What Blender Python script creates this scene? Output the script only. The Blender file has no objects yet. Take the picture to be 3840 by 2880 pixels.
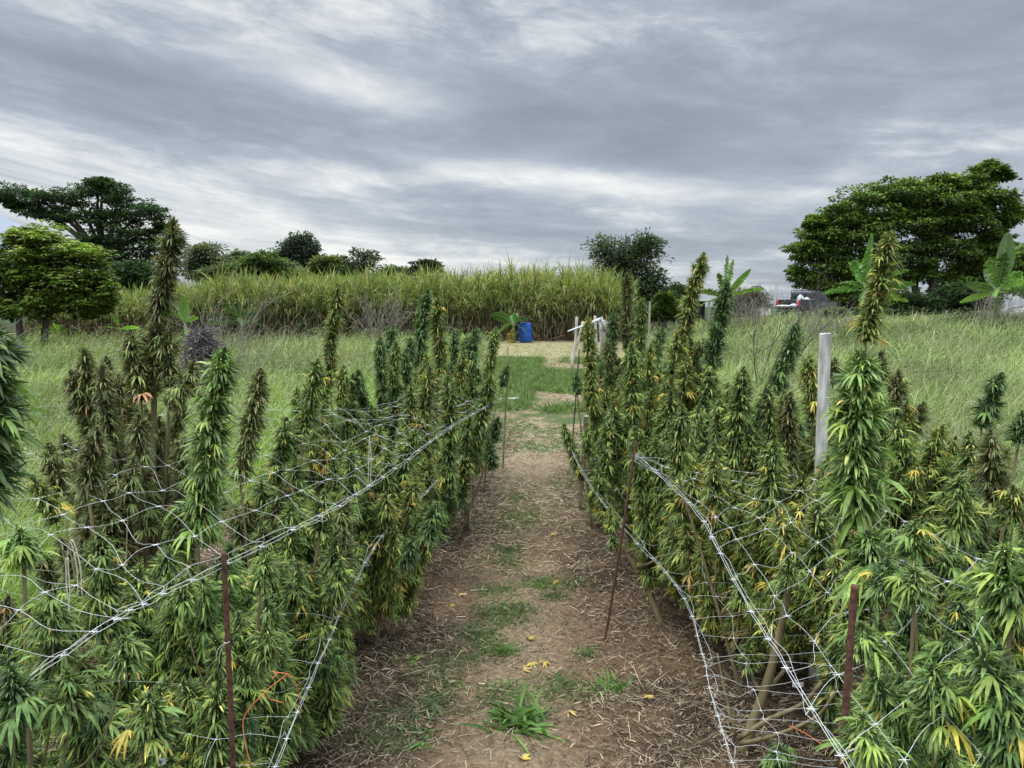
import bpy, math, random
import numpy as np
from mathutils import Vector

# ------------------------------------------------------------------ basics
S = bpy.context.scene
COL = S.collection
RS = np.random.RandomState
F = 2700.0
PITCH = math.atan(290.0 / F)
CAMZ = 1.7
cP, sP = math.cos(PITCH), math.sin(PITCH)

def at(px, py, Y):
    """photo pixel + distance ahead -> world point (camera stands at 0,0,1.7 looking along +Y)"""
    a = (px - 1920) / F
    b = (1440 - py) / F
    dy = cP + b * sP
    dz = -sP + b * cP
    k = Y / dy
    return np.array([a * k, Y, CAMZ + dz * k])

def smooth(a, b, x):
    t = np.clip((np.asarray(x, float) - a) / (b - a), 0, 1)
    return t * t * (3 - 2 * t)

_h = RS(7).rand(256, 256)
def vnoise(x, y):
    x = np.asarray(x, float); y = np.asarray(y, float)
    xi = np.floor(x).astype(int); yi = np.floor(y).astype(int)
    fx = x - xi; fy = y - yi
    fx = fx * fx * (3 - 2 * fx); fy = fy * fy * (3 - 2 * fy)
    a = _h[xi & 255, yi & 255]; b = _h[(xi + 1) & 255, yi & 255]
    c = _h[xi & 255, (yi + 1) & 255]; d = _h[(xi + 1) & 255, (yi + 1) & 255]
    return (a * (1 - fx) + b * fx) * (1 - fy) + (c * (1 - fx) + d * fx) * fy
def fbm(x, y, o=4):
    s = 0; a = .5; t = 0
    for i in range(o):
        s = s + a * vnoise(x * 2 ** i + 17 * i, y * 2 ** i + 31 * i); t += a; a *= .5
    return s / t

def path_x(Y):                      # centre line of the trodden path
    return np.interp(Y, [0, 2.5, 4, 7.5, 12, 20, 30], [-.02, -.02, .06, .24, .6, 1.35, 2.2])
def ground_z(x, y):
    x = np.asarray(x, float); y = np.asarray(y, float)
    z = .9 * smooth(5, 16, x) * smooth(12, 46, y)
    near = 1 - smooth(7, 14, y)
    z = z + near * (.05 * (fbm(x * 1.6, y * 1.6) - .5) + .055 * (fbm(x * 9, y * 9, 3) - .5) * (.35 + .65 * smooth(.2, .7, np.abs(x - path_x(y)))))
    d = np.abs(x - path_x(y))
    z = z + near * .06 * smooth(.3, .85, d)
    return z + .15 * (fbm(x * .15, y * .15) - .5) * smooth(10, 25, y)

# ------------------------------------------------------------------ mesh helpers
class Acc:
    def __init__(s): s.V = []; s.Q = []; s.T = []; s.C = []; s.n = 0
    def add(s, V, Q=None, T=None, C=(1, 1, 1)):
        V = np.asarray(V, float).reshape(-1, 3)
        C = np.asarray(C, float)
        if C.ndim == 1: C = np.tile(C, (len(V), 1))
        s.V.append(V); s.C.append(C)
        if Q is not None and len(Q): s.Q.append(np.asarray(Q, int) + s.n)
        if T is not None and len(T): s.T.append(np.asarray(T, int) + s.n)
        s.n += len(V)
        return s
    def build(s, name, mat, parent=None, smooth_=False, loc=None):
        V = np.concatenate(s.V); C = np.concatenate(s.C)
        if loc is not None: V = V - np.asarray(loc)
        Q = np.concatenate(s.Q) if s.Q else np.zeros((0, 4), int)
        T = np.concatenate(s.T) if s.T else np.zeros((0, 3), int)
        me = bpy.data.meshes.new(name)
        me.vertices.add(len(V)); me.vertices.foreach_set('co', V.ravel())
        nl = Q.size + T.size
        me.loops.add(nl)
        me.loops.foreach_set('vertex_index', np.concatenate([Q.ravel(), T.ravel()]).astype(np.int32))
        me.polygons.add(len(Q) + len(T))
        starts = np.concatenate([np.arange(len(Q)) * 4, Q.size + np.arange(len(T)) * 3]).astype(np.int32)
        me.polygons.foreach_set('loop_start', starts)
        try: me.polygons.foreach_set('loop_total', np.concatenate([np.full(len(Q), 4), np.full(len(T), 3)]).astype(np.int32))
        except Exception: pass
        me.polygons.foreach_set('use_smooth', np.full(len(Q) + len(T), smooth_))
        a = me.color_attributes.new('Col', 'FLOAT_COLOR', 'POINT')
        a.data.foreach_set('color', np.hstack([C, np.ones((len(C), 1))]).astype(np.float32).ravel())
        me.update(calc_edges=True)
        me.materials.append(mat)
        o = bpy.data.objects.new(name, me); COL.objects.link(o)
        if parent is not None: o.parent = parent
        return o

def nrm(v): return v / np.maximum(np.linalg.norm(v, axis=-1, keepdims=True), 1e-9)

PROF = {3: ([0, .45, 1], [.25, 1, 0]), 4: ([0, .33, .7, 1], [.35, 1, .72, 0]),
        5: ([0, .22, .5, .78, 1], [.3, .9, 1, .6, 0]),
        'blade': ([0, .3, .65, 1], [.8, 1, .7, 0]), 'strip': ([0, .5, 1], [1, 1, .75]), 'stick': ([0, .5, 1], [.9, 1, .7]),
        'diamond': ([0, .5, 1], [0, 1, 0])}
def leaves(acc, B, D, L, W, droop, C, prof=4, rng=None, tipc=None, up=None, fold=0.0):
    """ribbon leaves: base B, direction D, length L, width W, droop, colour C (all arrays)"""
    B = np.asarray(B, float); D = nrm(np.asarray(D, float)); N = len(B)
    if N == 0: return
    L = np.broadcast_to(L, N).astype(float); W = np.broadcast_to(W, N).astype(float); droop = np.broadcast_to(droop, N).astype(float)
    ts, ws = PROF[prof]
    rng = rng or RS(1)
    if up is None:
        up = rng.normal(0, .45, (N, 3)); up[:, 2] += 1
    side = nrm(np.cross(D, up))
    g = np.array([0, 0, -1.0])
    vs = []
    K = len(ts)
    idx = []          # per station: vertex indices within leaf
    cnt = 0
    tsv = []
    for t, w in zip(ts, ws):
        c = B + L[:, None] * (D * t + g * (droop * t * t)[:, None]) / np.sqrt(1 + (droop * t) ** 2 * .6)[:, None]
        if w == 0: vs.append(c); idx.append((cnt,)); cnt += 1; tsv.append(t)
        else:
            hw = (W * w * .5)[:, None]
            vs.append(c - side * hw); vs.append(c + side * hw); idx.append((cnt, cnt + 1)); cnt += 2; tsv += [t, t]
    V = np.stack(vs, 1)                      # N,cnt,3
    q = []; tr = []
    for a, b in zip(idx[:-1], idx[1:]):
        if len(a) == 2 and len(b) == 2: q.append((a[0], a[1], b[1], b[0]))
        elif len(a) == 2: tr.append((a[0], a[1], b[0]))
        elif len(b) == 2: tr.append((a[0], b[1], b[0]))
    if prof == 'diamond': q = [(0, 1, 3, 2)]; tr = []
    off = (np.arange(N) * cnt)[:, None, None]
    Q = (np.array(q)[None] + off).reshape(-1, 4) if q else None
    T = (np.array(tr)[None] + off).reshape(-1, 3) if tr else None
    C = np.broadcast_to(np.asarray(C, float), (N, 3))
    tc = C if tipc is None else np.broadcast_to(tipc, (N, 3))
    tv = np.array(tsv)[None, :, None]
    CC = C[:, None] * (1 - tv) + tc[:, None] * tv
    acc.add(V.reshape(-1, 3), Q, T, CC.reshape(-1, 3))

def tube(acc, P, R, n=6, C=(1, 1, 1), cap=True):
    P = np.asarray(P, float); m = len(P); R = np.broadcast_to(R, m).astype(float)
    tan = nrm(np.gradient(P, axis=0))
    ref = np.array([0, 0, 1.0]) if abs(tan[0, 2]) < .9 else np.array([1.0, 0, 0])
    u = nrm(np.cross(tan[0], ref)); V = []
    for i in range(m):
        u = nrm(u - tan[i] * np.dot(u, tan[i])); v = np.cross(tan[i], u)
        a = np.arange(n) * 2 * math.pi / n
        V.append(P[i] + R[i] * (np.cos(a)[:, None] * u + np.sin(a)[:, None] * v))
    V = np.concatenate(V)
    i = np.arange(m - 1)[:, None] * n; j = np.arange(n)[None]; j2 = (j + 1) % n
    Q = np.stack([i + j, i + j2, i + n + j2, i + n + j], -1).reshape(-1, 4)
    T = []
    if cap:
        k = len(V); V = np.vstack([V, P[:1], P[-1:]])
        T = [(k, (a + 1) % n, a) for a in range(n)] + [(k + 1, (m - 1) * n + a, (m - 1) * n + (a + 1) % n) for a in range(n)]
    C = np.asarray(C, float)
    if C.ndim == 2: C = np.vstack([np.repeat(C, n, 0)] + ([C[:1], C[-1:]] if cap else []))
    acc.add(V, Q, T, C)

def box(acc, lo, hi, C=(1, 1, 1), M=None):
    x0, y0, z0 = lo; x1, y1, z1 = hi
    V = np.array([(x0, y0, z0), (x1, y0, z0), (x1, y1, z0), (x0, y1, z0), (x0, y0, z1), (x1, y0, z1), (x1, y1, z1), (x0, y1, z1)], float)
    if M is not None: V = M(V)
    acc.add(V, [(0, 3, 2, 1), (4, 5, 6, 7), (0, 1, 5, 4), (1, 2, 6, 5), (2, 3, 7, 6), (3, 0, 4, 7)], None, C)

def bezier(p, n):
    """smooth polyline through points p (Catmull-Rom)"""
    p = np.asarray(p, float)
    if len(p) == 2: return p[0] + (p[1] - p[0]) * np.linspace(0, 1, n)[:, None]
    q = np.vstack([2 * p[0] - p[1], p, 2 * p[-1] - p[-2]])
    out = []
    for u in np.linspace(0, len(p) - 1 - 1e-6, n):
        i = int(u); t = u - i
        a, b, c, d = q[i:i + 4]
        out.append(.5 * (2 * b + (c - a) * t + (2 * a - 5 * b + 4 * c - d) * t * t + (3 * b - a - 3 * c + d) * t ** 3))
    return np.array(out)

def pick(rng, pal, n, jit=.12):
    pal = np.asarray([p[1] for p in pal], float), np.asarray([p[0] for p in pal], float)
    i = rng.choice(len(pal[0]), n, p=pal[1] / pal[1].sum())
    return np.clip(pal[0][i] * (1 + rng.normal(0, jit, (n, 1))) * (1 + rng.normal(0, .04, (n, 3))), .002, .95)

def tag(o, label=None, cat=None, group=None, kind=None):
    if label: o['label'] = label
    if cat: o['category'] = cat
    if group: o['group'] = group
    if kind: o['kind'] = kind
    return o
def empty(name, loc):
    o = bpy.data.objects.new(name, None); COL.objects.link(o); o.location = tuple(float(v) for v in loc)
    o.empty_display_size = .1
    return o
def part(acc, name, mat, root, smooth_=False):
    return acc.build(name, mat, root, smooth_, loc=np.array(root.location))

# ------------------------------------------------------------------ materials
def nodes(m):
    m.use_nodes = True; nt = m.node_tree; nt.nodes.clear()
    return nt, nt.nodes, nt.links
def N(ns, typ, **kw):
    n = ns.new(typ)
    for k, v in kw.items():
        if k.startswith('i_'): n.inputs[k[2:].replace('_', ' ')].default_value = v
        else: setattr(n, k, v)
    return n
def mat_leaf(name, rough=.55, trans=.3, var=.25, scale=40, spec=.35, objvar=.0, gain=1.0):
    m = bpy.data.materials.new(name); nt, ns, ln = nodes(m)
    out = N(ns, 'ShaderNodeOutputMaterial'); at_ = N(ns, 'ShaderNodeAttribute', attribute_name='Col')
    tc = N(ns, 'ShaderNodeTexCoord'); no = N(ns, 'ShaderNodeTexNoise'); no.inputs['Scale'].default_value = scale; no.inputs['Detail'].default_value = 2
    ln.new(tc.outputs['Object'], no.inputs['Vector'])
    mr = N(ns, 'ShaderNodeMapRange'); mr.inputs['From Min'].default_value = .3; mr.inputs['From Max'].default_value = .7
    mr.inputs['To Min'].default_value = gain * (1 - var); mr.inputs['To Max'].default_value = gain * (1 + var)
    ln.new(no.outputs['Fac'], mr.inputs['Value'])
    mul = N(ns, 'ShaderNodeVectorMath', operation='SCALE')
    ln.new(at_.outputs['Color'], mul.inputs[0]); ln.new(mr.outputs['Result'], mul.inputs['Scale'])
    last = mul.outputs[0]
    if objvar:
        oi = N(ns, 'ShaderNodeObjectInfo'); m2 = N(ns, 'ShaderNodeMapRange')
        m2.inputs['To Min'].default_value = 1 - objvar; m2.inputs['To Max'].default_value = 1 + objvar
        ln.new(oi.outputs['Random'], m2.inputs['Value'])
        mu2 = N(ns, 'ShaderNodeVectorMath', operation='SCALE'); ln.new(last, mu2.inputs[0]); ln.new(m2.outputs['Result'], mu2.inputs['Scale']); last = mu2.outputs[0]
    b = N(ns, 'ShaderNodeBsdfPrincipled'); b.inputs['Roughness'].default_value = rough
    b.inputs['Specular IOR Level'].default_value = spec
    ln.new(last, b.inputs['Base Color'])
    if trans > 0:
        t = N(ns, 'ShaderNodeBsdfTranslucent'); hs = N(ns, 'ShaderNodeVectorMath', operation='MULTIPLY'); hs.inputs[1].default_value = (1.25, 1.3, .6)
        ln.new(last, hs.inputs[0]); ln.new(hs.outputs[0], t.inputs['Color'])
        mx = N(ns, 'ShaderNodeMixShader'); mx.inputs[0].default_value = trans
        ln.new(b.outputs[0], mx.inputs[1]); ln.new(t.outputs[0], mx.inputs[2]); ln.new(mx.outputs[0], out.inputs[0])
    else: ln.new(b.outputs[0], out.inputs[0])
    return m
def mat_surf(name, c1, c2, scale=8, rough=.8, bump=.3, dist=.01, stretch=(1, 1, 1), detail=6, metal=0, spec=.4, usecol=False):
    m = bpy.data.materials.new(name); nt, ns, ln = nodes(m)
    out = N(ns, 'ShaderNodeOutputMaterial'); b = N(ns, 'ShaderNodeBsdfPrincipled')
    tc = N(ns, 'ShaderNodeTexCoord'); mp = N(ns, 'ShaderNodeMapping'); mp.inputs['Scale'].default_value = stretch
    no = N(ns, 'ShaderNodeTexNoise'); no.inputs['Scale'].default_value = scale; no.inputs['Detail'].default_value = detail
    ln.new(tc.outputs['Object'], mp.inputs[0]); ln.new(mp.outputs[0], no.inputs['Vector'])
    cr = N(ns, 'ShaderNodeValToRGB'); cr.color_ramp.elements[0].position = .33; cr.color_ramp.elements[1].position = .68
    cr.color_ramp.elements[0].color = (*c1, 1); cr.color_ramp.elements[1].color = (*c2, 1)
    ln.new(no.outputs['Fac'], cr.inputs[0])
    last = cr.outputs[0]
    if usecol:
        a = N(ns, 'ShaderNodeAttribute', attribute_name='Col'); mu = N(ns, 'ShaderNodeVectorMath', operation='MULTIPLY')
        ln.new(last, mu.inputs[0]); ln.new(a.outputs['Color'], mu.inputs[1]); last = mu.outputs[0]
    ln.new(last, b.inputs['Base Color'])
    b.inputs['Roughness'].default_value = rough; b.inputs['Metallic'].default_value = metal; b.inputs['Specular IOR Level'].default_value = spec
    bp = N(ns, 'ShaderNodeBump'); bp.inputs['Strength'].default_value = bump; bp.inputs['Distance'].default_value = dist
    ln.new(no.outputs['Fac'], bp.inputs['Height']); ln.new(bp.outputs[0], b.inputs['Normal'])
    ln.new(b.outputs[0], out.inputs[0])
    return m
M_bud = mat_leaf('hemp_foliage', .48, .27, .30, 60, .40, .16, gain=1.68)
M_grass = mat_leaf('grass_blades', .6, .3, .3, 3, .25, gain=1.16)
M_cane = mat_leaf('cane_leaves', .55, .3, .30, 2, .3, gain=1.18)
M_tree = mat_leaf('tree_leaves', .5, .3, .3, .6, .3, gain=1.35)
M_banana = mat_leaf('banana_leaves', .4, .35, .15, 5, .45, gain=1.45)
M_straw = mat_leaf('straw', .8, .05, .25, 9, .2, gain=1.2)
M_stem = mat_surf('hemp_stem', (.16, .13, .06), (.33, .27, .15), 40, .8, .5, .004, (1, 1, .15))
M_bark = mat_surf('tree_bark', (.05, .04, .03), (.16, .13, .10), 3, .9, .6, .03, (1, 1, .3))
M_twig = mat_surf('dead_twig', (.17, .15, .12), (.38, .34, .28), 12, .9, .2, .005)
M_darktwig = mat_surf('dark_twig', (.05, .04, .035), (.12, .10, .085), 12, .9, .2, .005)
M_rust = mat_surf('rusty_steel', (.07, .03, .02), (.19, .09, .06), 90, .85, .5, .002)
M_net = mat_surf('white_twine', (.60, .62, .60), (.85, .86, .85), 60, .45, .1, .001)
M_cream = mat_surf('cream_twine', (.6, .58, .42), (.75, .72, .55), 60, .8, .2, .001)
M_orange = mat_surf('orange_twine', (.65, .14, .05), (.8, .25, .10), 60, .8, .2, .001)
M_wood = mat_surf('weathered_wood', (.28, .26, .23), (.52, .50, .46), 9, .85, .3, .004, (6, 6, .6))
M_paint = mat_surf('flaking_white_paint', (.36, .34, .30), (.86, .85, .81), 9, .8, .6, .004, (6, 6, .9), detail=10)
M_bamboo = mat_surf('pale_stake', (.45, .40, .32), (.68, .63, .54), 12, .8, .2, .003, (3, 3, .4))
M_blue = mat_surf('blue_plastic', (.008, .075, .36), (.015, .11, .47), 5, .42, .05, .004, spec=.5)

# ------------------------------------------------------------------ camera, world, sun
cd = bpy.data.cameras.new('camera'); cam = bpy.data.objects.new('camera', cd); COL.objects.link(cam)
cd.sensor_width = 36; cd.lens = 36 * F / 3840; cd.clip_start = .05; cd.clip_end = 5000
cam.location = (0, 0, CAMZ); cam.rotation_euler = (math.pi / 2 - PITCH, 0, 0)
S.camera = cam
S.view_settings.view_transform = 'Standard'; S.view_settings.look = 'None'; S.view_settings.exposure = 0

SUN_EL, SUN_AZ = math.radians(58), math.radians(-20)
w = bpy.data.worlds.new('World'); S.world = w; w.use_nodes = True
nt = w.node_tree; ns = nt.nodes; ln = nt.links; ns.clear()
wo = N(ns, 'ShaderNodeOutputWorld')
sky = N(ns, 'ShaderNodeTexSky', sky_type='NISHITA'); sky.sun_disc = False
sky.sun_elevation = SUN_EL; sky.sun_rotation = SUN_AZ
bg1 = N(ns, 'ShaderNodeBackground'); bg1.inputs[1].default_value = .05 * .25
ln.new(sky.outputs[0], bg1.inputs[0])
tc = N(ns, 'ShaderNodeTexCoord'); sx = N(ns, 'ShaderNodeSeparateXYZ'); ln.new(tc.outputs['Generated'], sx.inputs[0])
def mth(op, a, b=None, c=None):
    n = N(ns, 'ShaderNodeMath', operation=op)
    for i, v in enumerate((a, b, c)):
        if v is None: continue
        if isinstance(v, (int, float)): n.inputs[i].default_value = v
        else: ln.new(v, n.inputs[i])
    return n.outputs[0]
X, Y_, Z = sx.outputs
zc = mth('MAXIMUM', Z, 0.0)
wz = mth('DIVIDE', 1.0, mth('ADD', zc, .12))
PX = mth('MULTIPLY', X, wz); PY = mth('MULTIPLY', mth('MAXIMUM', mth('ABSOLUTE', Y_), .05), wz)
ex = mth('MULTIPLY', mth('EXPONENT', mth('MULTIPLY', mth('MAXIMUM', PX, -2.6), -1.3)), .155)
V_ = mth('ADD', PY, ex)
def cnoise(sxx, syy, off, detail, rough=.55, dist=0.0):
    cx = N(ns, 'ShaderNodeCombineXYZ')
    ln.new(mth('MULTIPLY', PX, sxx), cx.inputs[0]); ln.new(mth('MULTIPLY', V_, syy), cx.inputs[1]); cx.inputs[2].default_value = off
    n = N(ns, 'ShaderNodeTexNoise'); n.inputs['Scale'].default_value = 1; n.inputs['Detail'].default_value = detail
    n.inputs['Roughness'].default_value = rough; n.inputs['Distortion'].default_value = dist
    ln.new(cx.outputs[0], n.inputs['Vector']); return n.outputs['Fac']
big = cnoise(.30, .80, 3.1, 3)
mid = cnoise(1.25, 1.7, 8.4, 8, .58, .5)
fine = cnoise(3.2, 6.0, 1.7, 7, .6, .6)
cxw = N(ns, 'ShaderNodeCombineXYZ'); ln.new(mth('MULTIPLY', X, 8.0), cxw.inputs[0]); ln.new(mth('MULTIPLY', mth('ADD', Z, mth('MULTIPLY', X, .10)), 24), cxw.inputs[1])
wisp = N(ns, 'ShaderNodeTexNoise'); wisp.inputs['Scale'].default_value = 1; wisp.inputs['Detail'].default_value = 8; wisp.inputs['Roughness'].default_value = .68; wisp.inputs['Distortion'].default_value = .35
ln.new(cxw.outputs[0], wisp.inputs['Vector']); wisp = wisp.outputs['Fac']
def sm(v, a, b, lo=0., hi=1.):
    n = N(ns, 'ShaderNodeMapRange', interpolation_type='SMOOTHSTEP')
    n.inputs['From Min'].default_value = a; n.inputs['From Max'].default_value = b; n.inputs['To Min'].default_value = lo; n.inputs['To Max'].default_value = hi
    ln.new(v, n.inputs['Value']); return n.outputs['Result']
def blob(px, py, rx, ry, amp):
    """brighter or darker bank of cloud, fixed in sky azimuth / elevation"""
    p = at(px, py, 1.0) - np.array([0, 0, CAMZ]); p = p / np.linalg.norm(p)
    dx = mth('MULTIPLY', mth('SUBTRACT', X, float(p[0])), F / rx); dz = mth('MULTIPLY', mth('SUBTRACT', Z, float(p[2])), F / ry)
    dzz = mth('ADD', dz, mth('MULTIPLY', dx, (rx / ry) * .12))
    r2 = mth('ADD', mth('MULTIPLY', dx, dx), mth('MULTIPLY', dzz, dzz))
    return mth('MULTIPLY', mth('EXPONENT', mth('MULTIPLY', r2, -1.0)), amp)
val = mth('ADD', mth('MULTIPLY', mth('SUBTRACT', big, .5), .8), mth('MULTIPLY', mth('SUBTRACT', mid, .5), .85))
val = mth('ADD', val, mth('MULTIPLY', mth('SUBTRACT', fine, .5), .22))
wamp = sm(mth('ADD', mth('MULTIPLY', big, .6), mth('MULTIPLY', mid, .4)), .38, .62, .35, 1.45)
val = mth('ADD', val, mth('MULTIPLY', mth('SUBTRACT', wisp, .5), wamp))
for b_ in [(1350, 330, 330, 70, .50), (2150, 680, 650, 55, .48), (1200, 660, 450, 70, .24), (2700, 480, 500, 150, .10), (3300, 720, 500, 90, .15), (300, 650, 800, 90, .28), (1000, 930, 1100, 110, .34),
           (600, 330, 700, 130, -.18), (2350, 480, 700, 110, -.20), (1700, 760, 500, 35, -.14), (1000, 520, 600, 70, -.12), (3000, 150, 900, 250, -.10), (2600, 960, 600, 60, -.04), (900, 80, 500, 60, .08), (3100, 330, 500, 120, -.08)]:
    val = mth('ADD', val, blob(*b_))
val = mth('ADD', val, .475)
cr = N(ns, 'ShaderNodeValToRGB'); e = cr.color_ramp.elements
e[0].position = .10; e[0].color = (.285, .325, .38, 1)
e[1].position = 1.0; e[1].color = (.93, .93, .91, 1)
for p_, c_ in ((.30, (.345, .39, .455, 1)), (.50, (.44, .49, .555, 1)), (.74, (.67, .70, .725, 1))):
    q_ = e.new(p_); q_.color = c_
ln.new(val, cr.inputs[0])
zen = sm(Z, .40, .80, 1.0, 5.0)          # overcast zenith, out of view, boosted to add light to the scene
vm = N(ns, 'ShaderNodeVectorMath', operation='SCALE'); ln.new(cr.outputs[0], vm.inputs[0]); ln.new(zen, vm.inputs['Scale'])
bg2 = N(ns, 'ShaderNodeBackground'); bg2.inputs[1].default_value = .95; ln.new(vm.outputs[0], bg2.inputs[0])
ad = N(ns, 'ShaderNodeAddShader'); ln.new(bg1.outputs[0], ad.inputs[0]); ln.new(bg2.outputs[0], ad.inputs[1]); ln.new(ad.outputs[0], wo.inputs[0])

sd = bpy.data.lights.new('sun', 'SUN'); so = bpy.data.objects.new('sun', sd); COL.objects.link(so)
sd.energy = 1.5; sd.angle = math.radians(25); sd.color = (1, .96, .9)
sdir = Vector((math.sin(SUN_AZ) * math.cos(SUN_EL), math.cos(SUN_AZ) * math.cos(SUN_EL), math.sin(SUN_EL)))
# the veiled sun stands high; light comes a little from behind the left shoulder
sdir = Vector((-.35, -.25, 1)).normalized()
sky.sun_elevation = math.asin(sdir.z); sky.sun_rotation = math.atan2(sdir.x, sdir.y)
so.rotation_euler = (-sdir).to_track_quat('-Z', 'Y').to_euler()

# ------------------------------------------------------------------ ground
def axis(lims, steps):
    out = [lims[0]]
    for a, b, s in zip(lims[:-1], lims[1:], steps):
        n = max(1, int(round((b - a) / s))); out += list(a + (b - a) * np.arange(1, n + 1) / n)
    return np.array(out)
gx = axis([-900, -120, -30, -8, -2.5, 2.5, 8, 30, 120, 900], [60, 6, .8, .12, .035, .12, .8, 6, 60])
gy = axis([-300, -20, 0, 1.2, 8, 14, 30, 60, 200, 1800], [40, 2, .1, .035, .12, .5, 1.2, 8, 100])
GX, GY = np.meshgrid(gx, gy)
GZ = ground_z(GX, GY)
soil1 = np.array([.165, .110, .066]); soil2 = np.array([.056, .037, .024]); tan_ = np.array([.27, .205, .130])
straw = np.array([.30, .255, .145]); green = np.array([.07, .11, .035]); dgreen = np.array([.035, .055, .02])
n1 = fbm(GX * 1.1, GY * 1.1)[..., None]; n2 = fbm(GX * 5, GY * 5, 3)[..., None]
dp = np.abs(GX - path_x(GY))[..., None]
base = soil2 + (soil1 - soil2) * smooth(.30, .62, n1 * .4 + n2 * .6 - .16 * smooth(.25, .6, dp) + .04)
base = base + (tan_ - base) * (smooth(.42, 0, dp) * .65 * smooth(.4, .6, n1))
far = smooth(4.2, 8.5, GY)[..., None] * .9
fcol = tan_ + (green - tan_) * smooth(.40, .58, n1 * .6 + n2 * .4)
base = base + (fcol - base) * far
mown = (smooth(21, 24, GY + 1.5 * (n1[..., 0] - .5)) * (1 - smooth(34, 37, GY)) * smooth(-5, -2, GX) * (1 - smooth(4, 7, GX)))[..., None]
mcol = straw + (np.array([.15, .18, .06]) - straw) * smooth(.45, .65, n2 * .6 + n1 * .4) * .7
base = base + (mcol - base) * mown
def in_tall(x, y):
    """0..1 : where the tall grass of the meadow grows"""
    l = np.interp(y, [0, 3, 6, 8.5, 12, 20, 36], [-2.5, -2.4, -2.1, -1.1, -.45, -.45, -1.4])
    r = np.interp(y, [0, 2, 4, 8.5, 15, 36], [2.3, 2.3, 2.4, 2.4, 3.6, 5.5])
    return np.maximum(smooth(l + .1, l - .3, x), smooth(r - .1, r + .3, x))
tg = in_tall(GX, GY)[..., None]
base = base + (dgreen * (.8 + .6 * n2) - base) * tg  # dark ground colour stands in for shade between the grass blades
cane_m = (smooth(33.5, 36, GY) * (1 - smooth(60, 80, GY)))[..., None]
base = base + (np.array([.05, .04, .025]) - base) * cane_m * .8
h, w_ = GX.shape
ii = (np.arange(h - 1)[:, None] * w_ + np.arange(w_ - 1)[None]).ravel()
ga = Acc(); ga.add(np.stack([GX, GY, GZ], -1).reshape(-1, 3), np.stack([ii, ii + 1, ii + w_ + 1, ii + w_], -1), None, base.reshape(-1, 3))
M_ground = bpy.data.materials.new('soil'); nt2, ns2, ln2 = nodes(M_ground)
o_ = N(ns2, 'ShaderNodeOutputMaterial'); b_ = N(ns2, 'ShaderNodeBsdfPrincipled'); b_.inputs['Roughness'].default_value = .95; b_.inputs['Specular IOR Level'].default_value = .15
a_ = N(ns2, 'ShaderNodeAttribute', attribute_name='Col'); t_ = N(ns2, 'ShaderNodeTexCoord')
na = N(ns2, 'ShaderNodeTexNoise'); na.inputs['Scale'].default_value = 45; na.inputs['Detail'].default_value = 8; na.inputs['Roughness'].default_value = .7
nb = N(ns2, 'ShaderNodeTexVoronoi'); nb.inputs['Scale'].default_value = 70
ln2.new(t_.outputs['Object'], na.inputs['Vector']); ln2.new(t_.outputs['Object'], nb.inputs['Vector'])
mr = N(ns2, 'ShaderNodeMapRange'); mr.inputs['From Min'].default_value = .3; mr.inputs['From Max'].default_value = .7; mr.inputs['To Min'].default_value = .6; mr.inputs['To Max'].default_value = 2.1
ln2.new(na.outputs['Fac'], mr.inputs['Value'])
sc_ = N(ns2, 'ShaderNodeVectorMath', operation='SCALE'); ln2.new(a_.outputs['Color'], sc_.inputs[0]); ln2.new(mr.outputs['Result'], sc_.inputs['Scale']); ln2.new(sc_.outputs[0], b_.inputs['Base Color'])
mm = N(ns2, 'ShaderNodeMath', operation='ADD'); ln2.new(na.outputs['Fac'], mm.inputs[0]); ln2.new(nb.outputs['Distance'], mm.inputs[1])
bp = N(ns2, 'ShaderNodeBump'); bp.inputs['Strength'].default_value = .9; bp.inputs['Distance'].default_value = .015
ln2.new(mm.outputs[0], bp.inputs['Height']); ln2.new(bp.outputs[0], b_.inputs['Normal']); ln2.new(b_.outputs[0], o_.inputs[0])
g = ga.build('ground', M_ground, None, True); g['kind'] = 'structure'

# ------------------------------------------------------------------ loose straw, low weeds, tall grass (nobody could count them)
def scatter_field(rng, n, y0, y1, fx, pw=2.0):
    """points with density ~ 1/distance^pw"""
    if pw == 2: Y = np.exp(rng.uniform(math.log(y0), math.log(y1), n))
    else: Y = rng.uniform(y0, y1, n)
    return Y * rng.uniform(-fx, fx, n) , Y

rng = RS(11)
a = Acc()
n = 330000
Y = 1.2 + 8.5 * rng.rand(n) ** 1.6
x = rng.uniform(-2.6, 2.6, n)
d = np.abs(x - path_x(Y)); clump = fbm(x * 2.2 + 9, Y * 2.2)
keep = rng.rand(n) < (.14 + .86 * smooth(.15, .5, d)) * (.45 + .9 * smooth(.38, .62, clump))
x, Y = x[keep], Y[keep]; n = len(x)
az = rng.rand(n) * 6.283
D = np.stack([np.cos(az), np.sin(az), rng.normal(.05, .18, n)], 1)
L = rng.uniform(.008, .038, n) * (1 + 1.4 * (rng.rand(n) < .08)) * (1 + .12 * Y)
B = np.stack([x, Y, ground_z(x, Y) + rng.uniform(.002, .018, n)], 1)
C = pick(rng, [(3, (.14, .10, .07)), (3, (.23, .17, .115)), (2.8, (.38, .30, .20)), (1.2, (.52, .44, .30)), (3.5, (.05, .034, .026))], n, .2)
leaves(a, B, D, L, rng.uniform(.0010, .0028, n) * (1 + .12 * Y), rng.uniform(-.2, .45, n), C, 'stick', rng)
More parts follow.
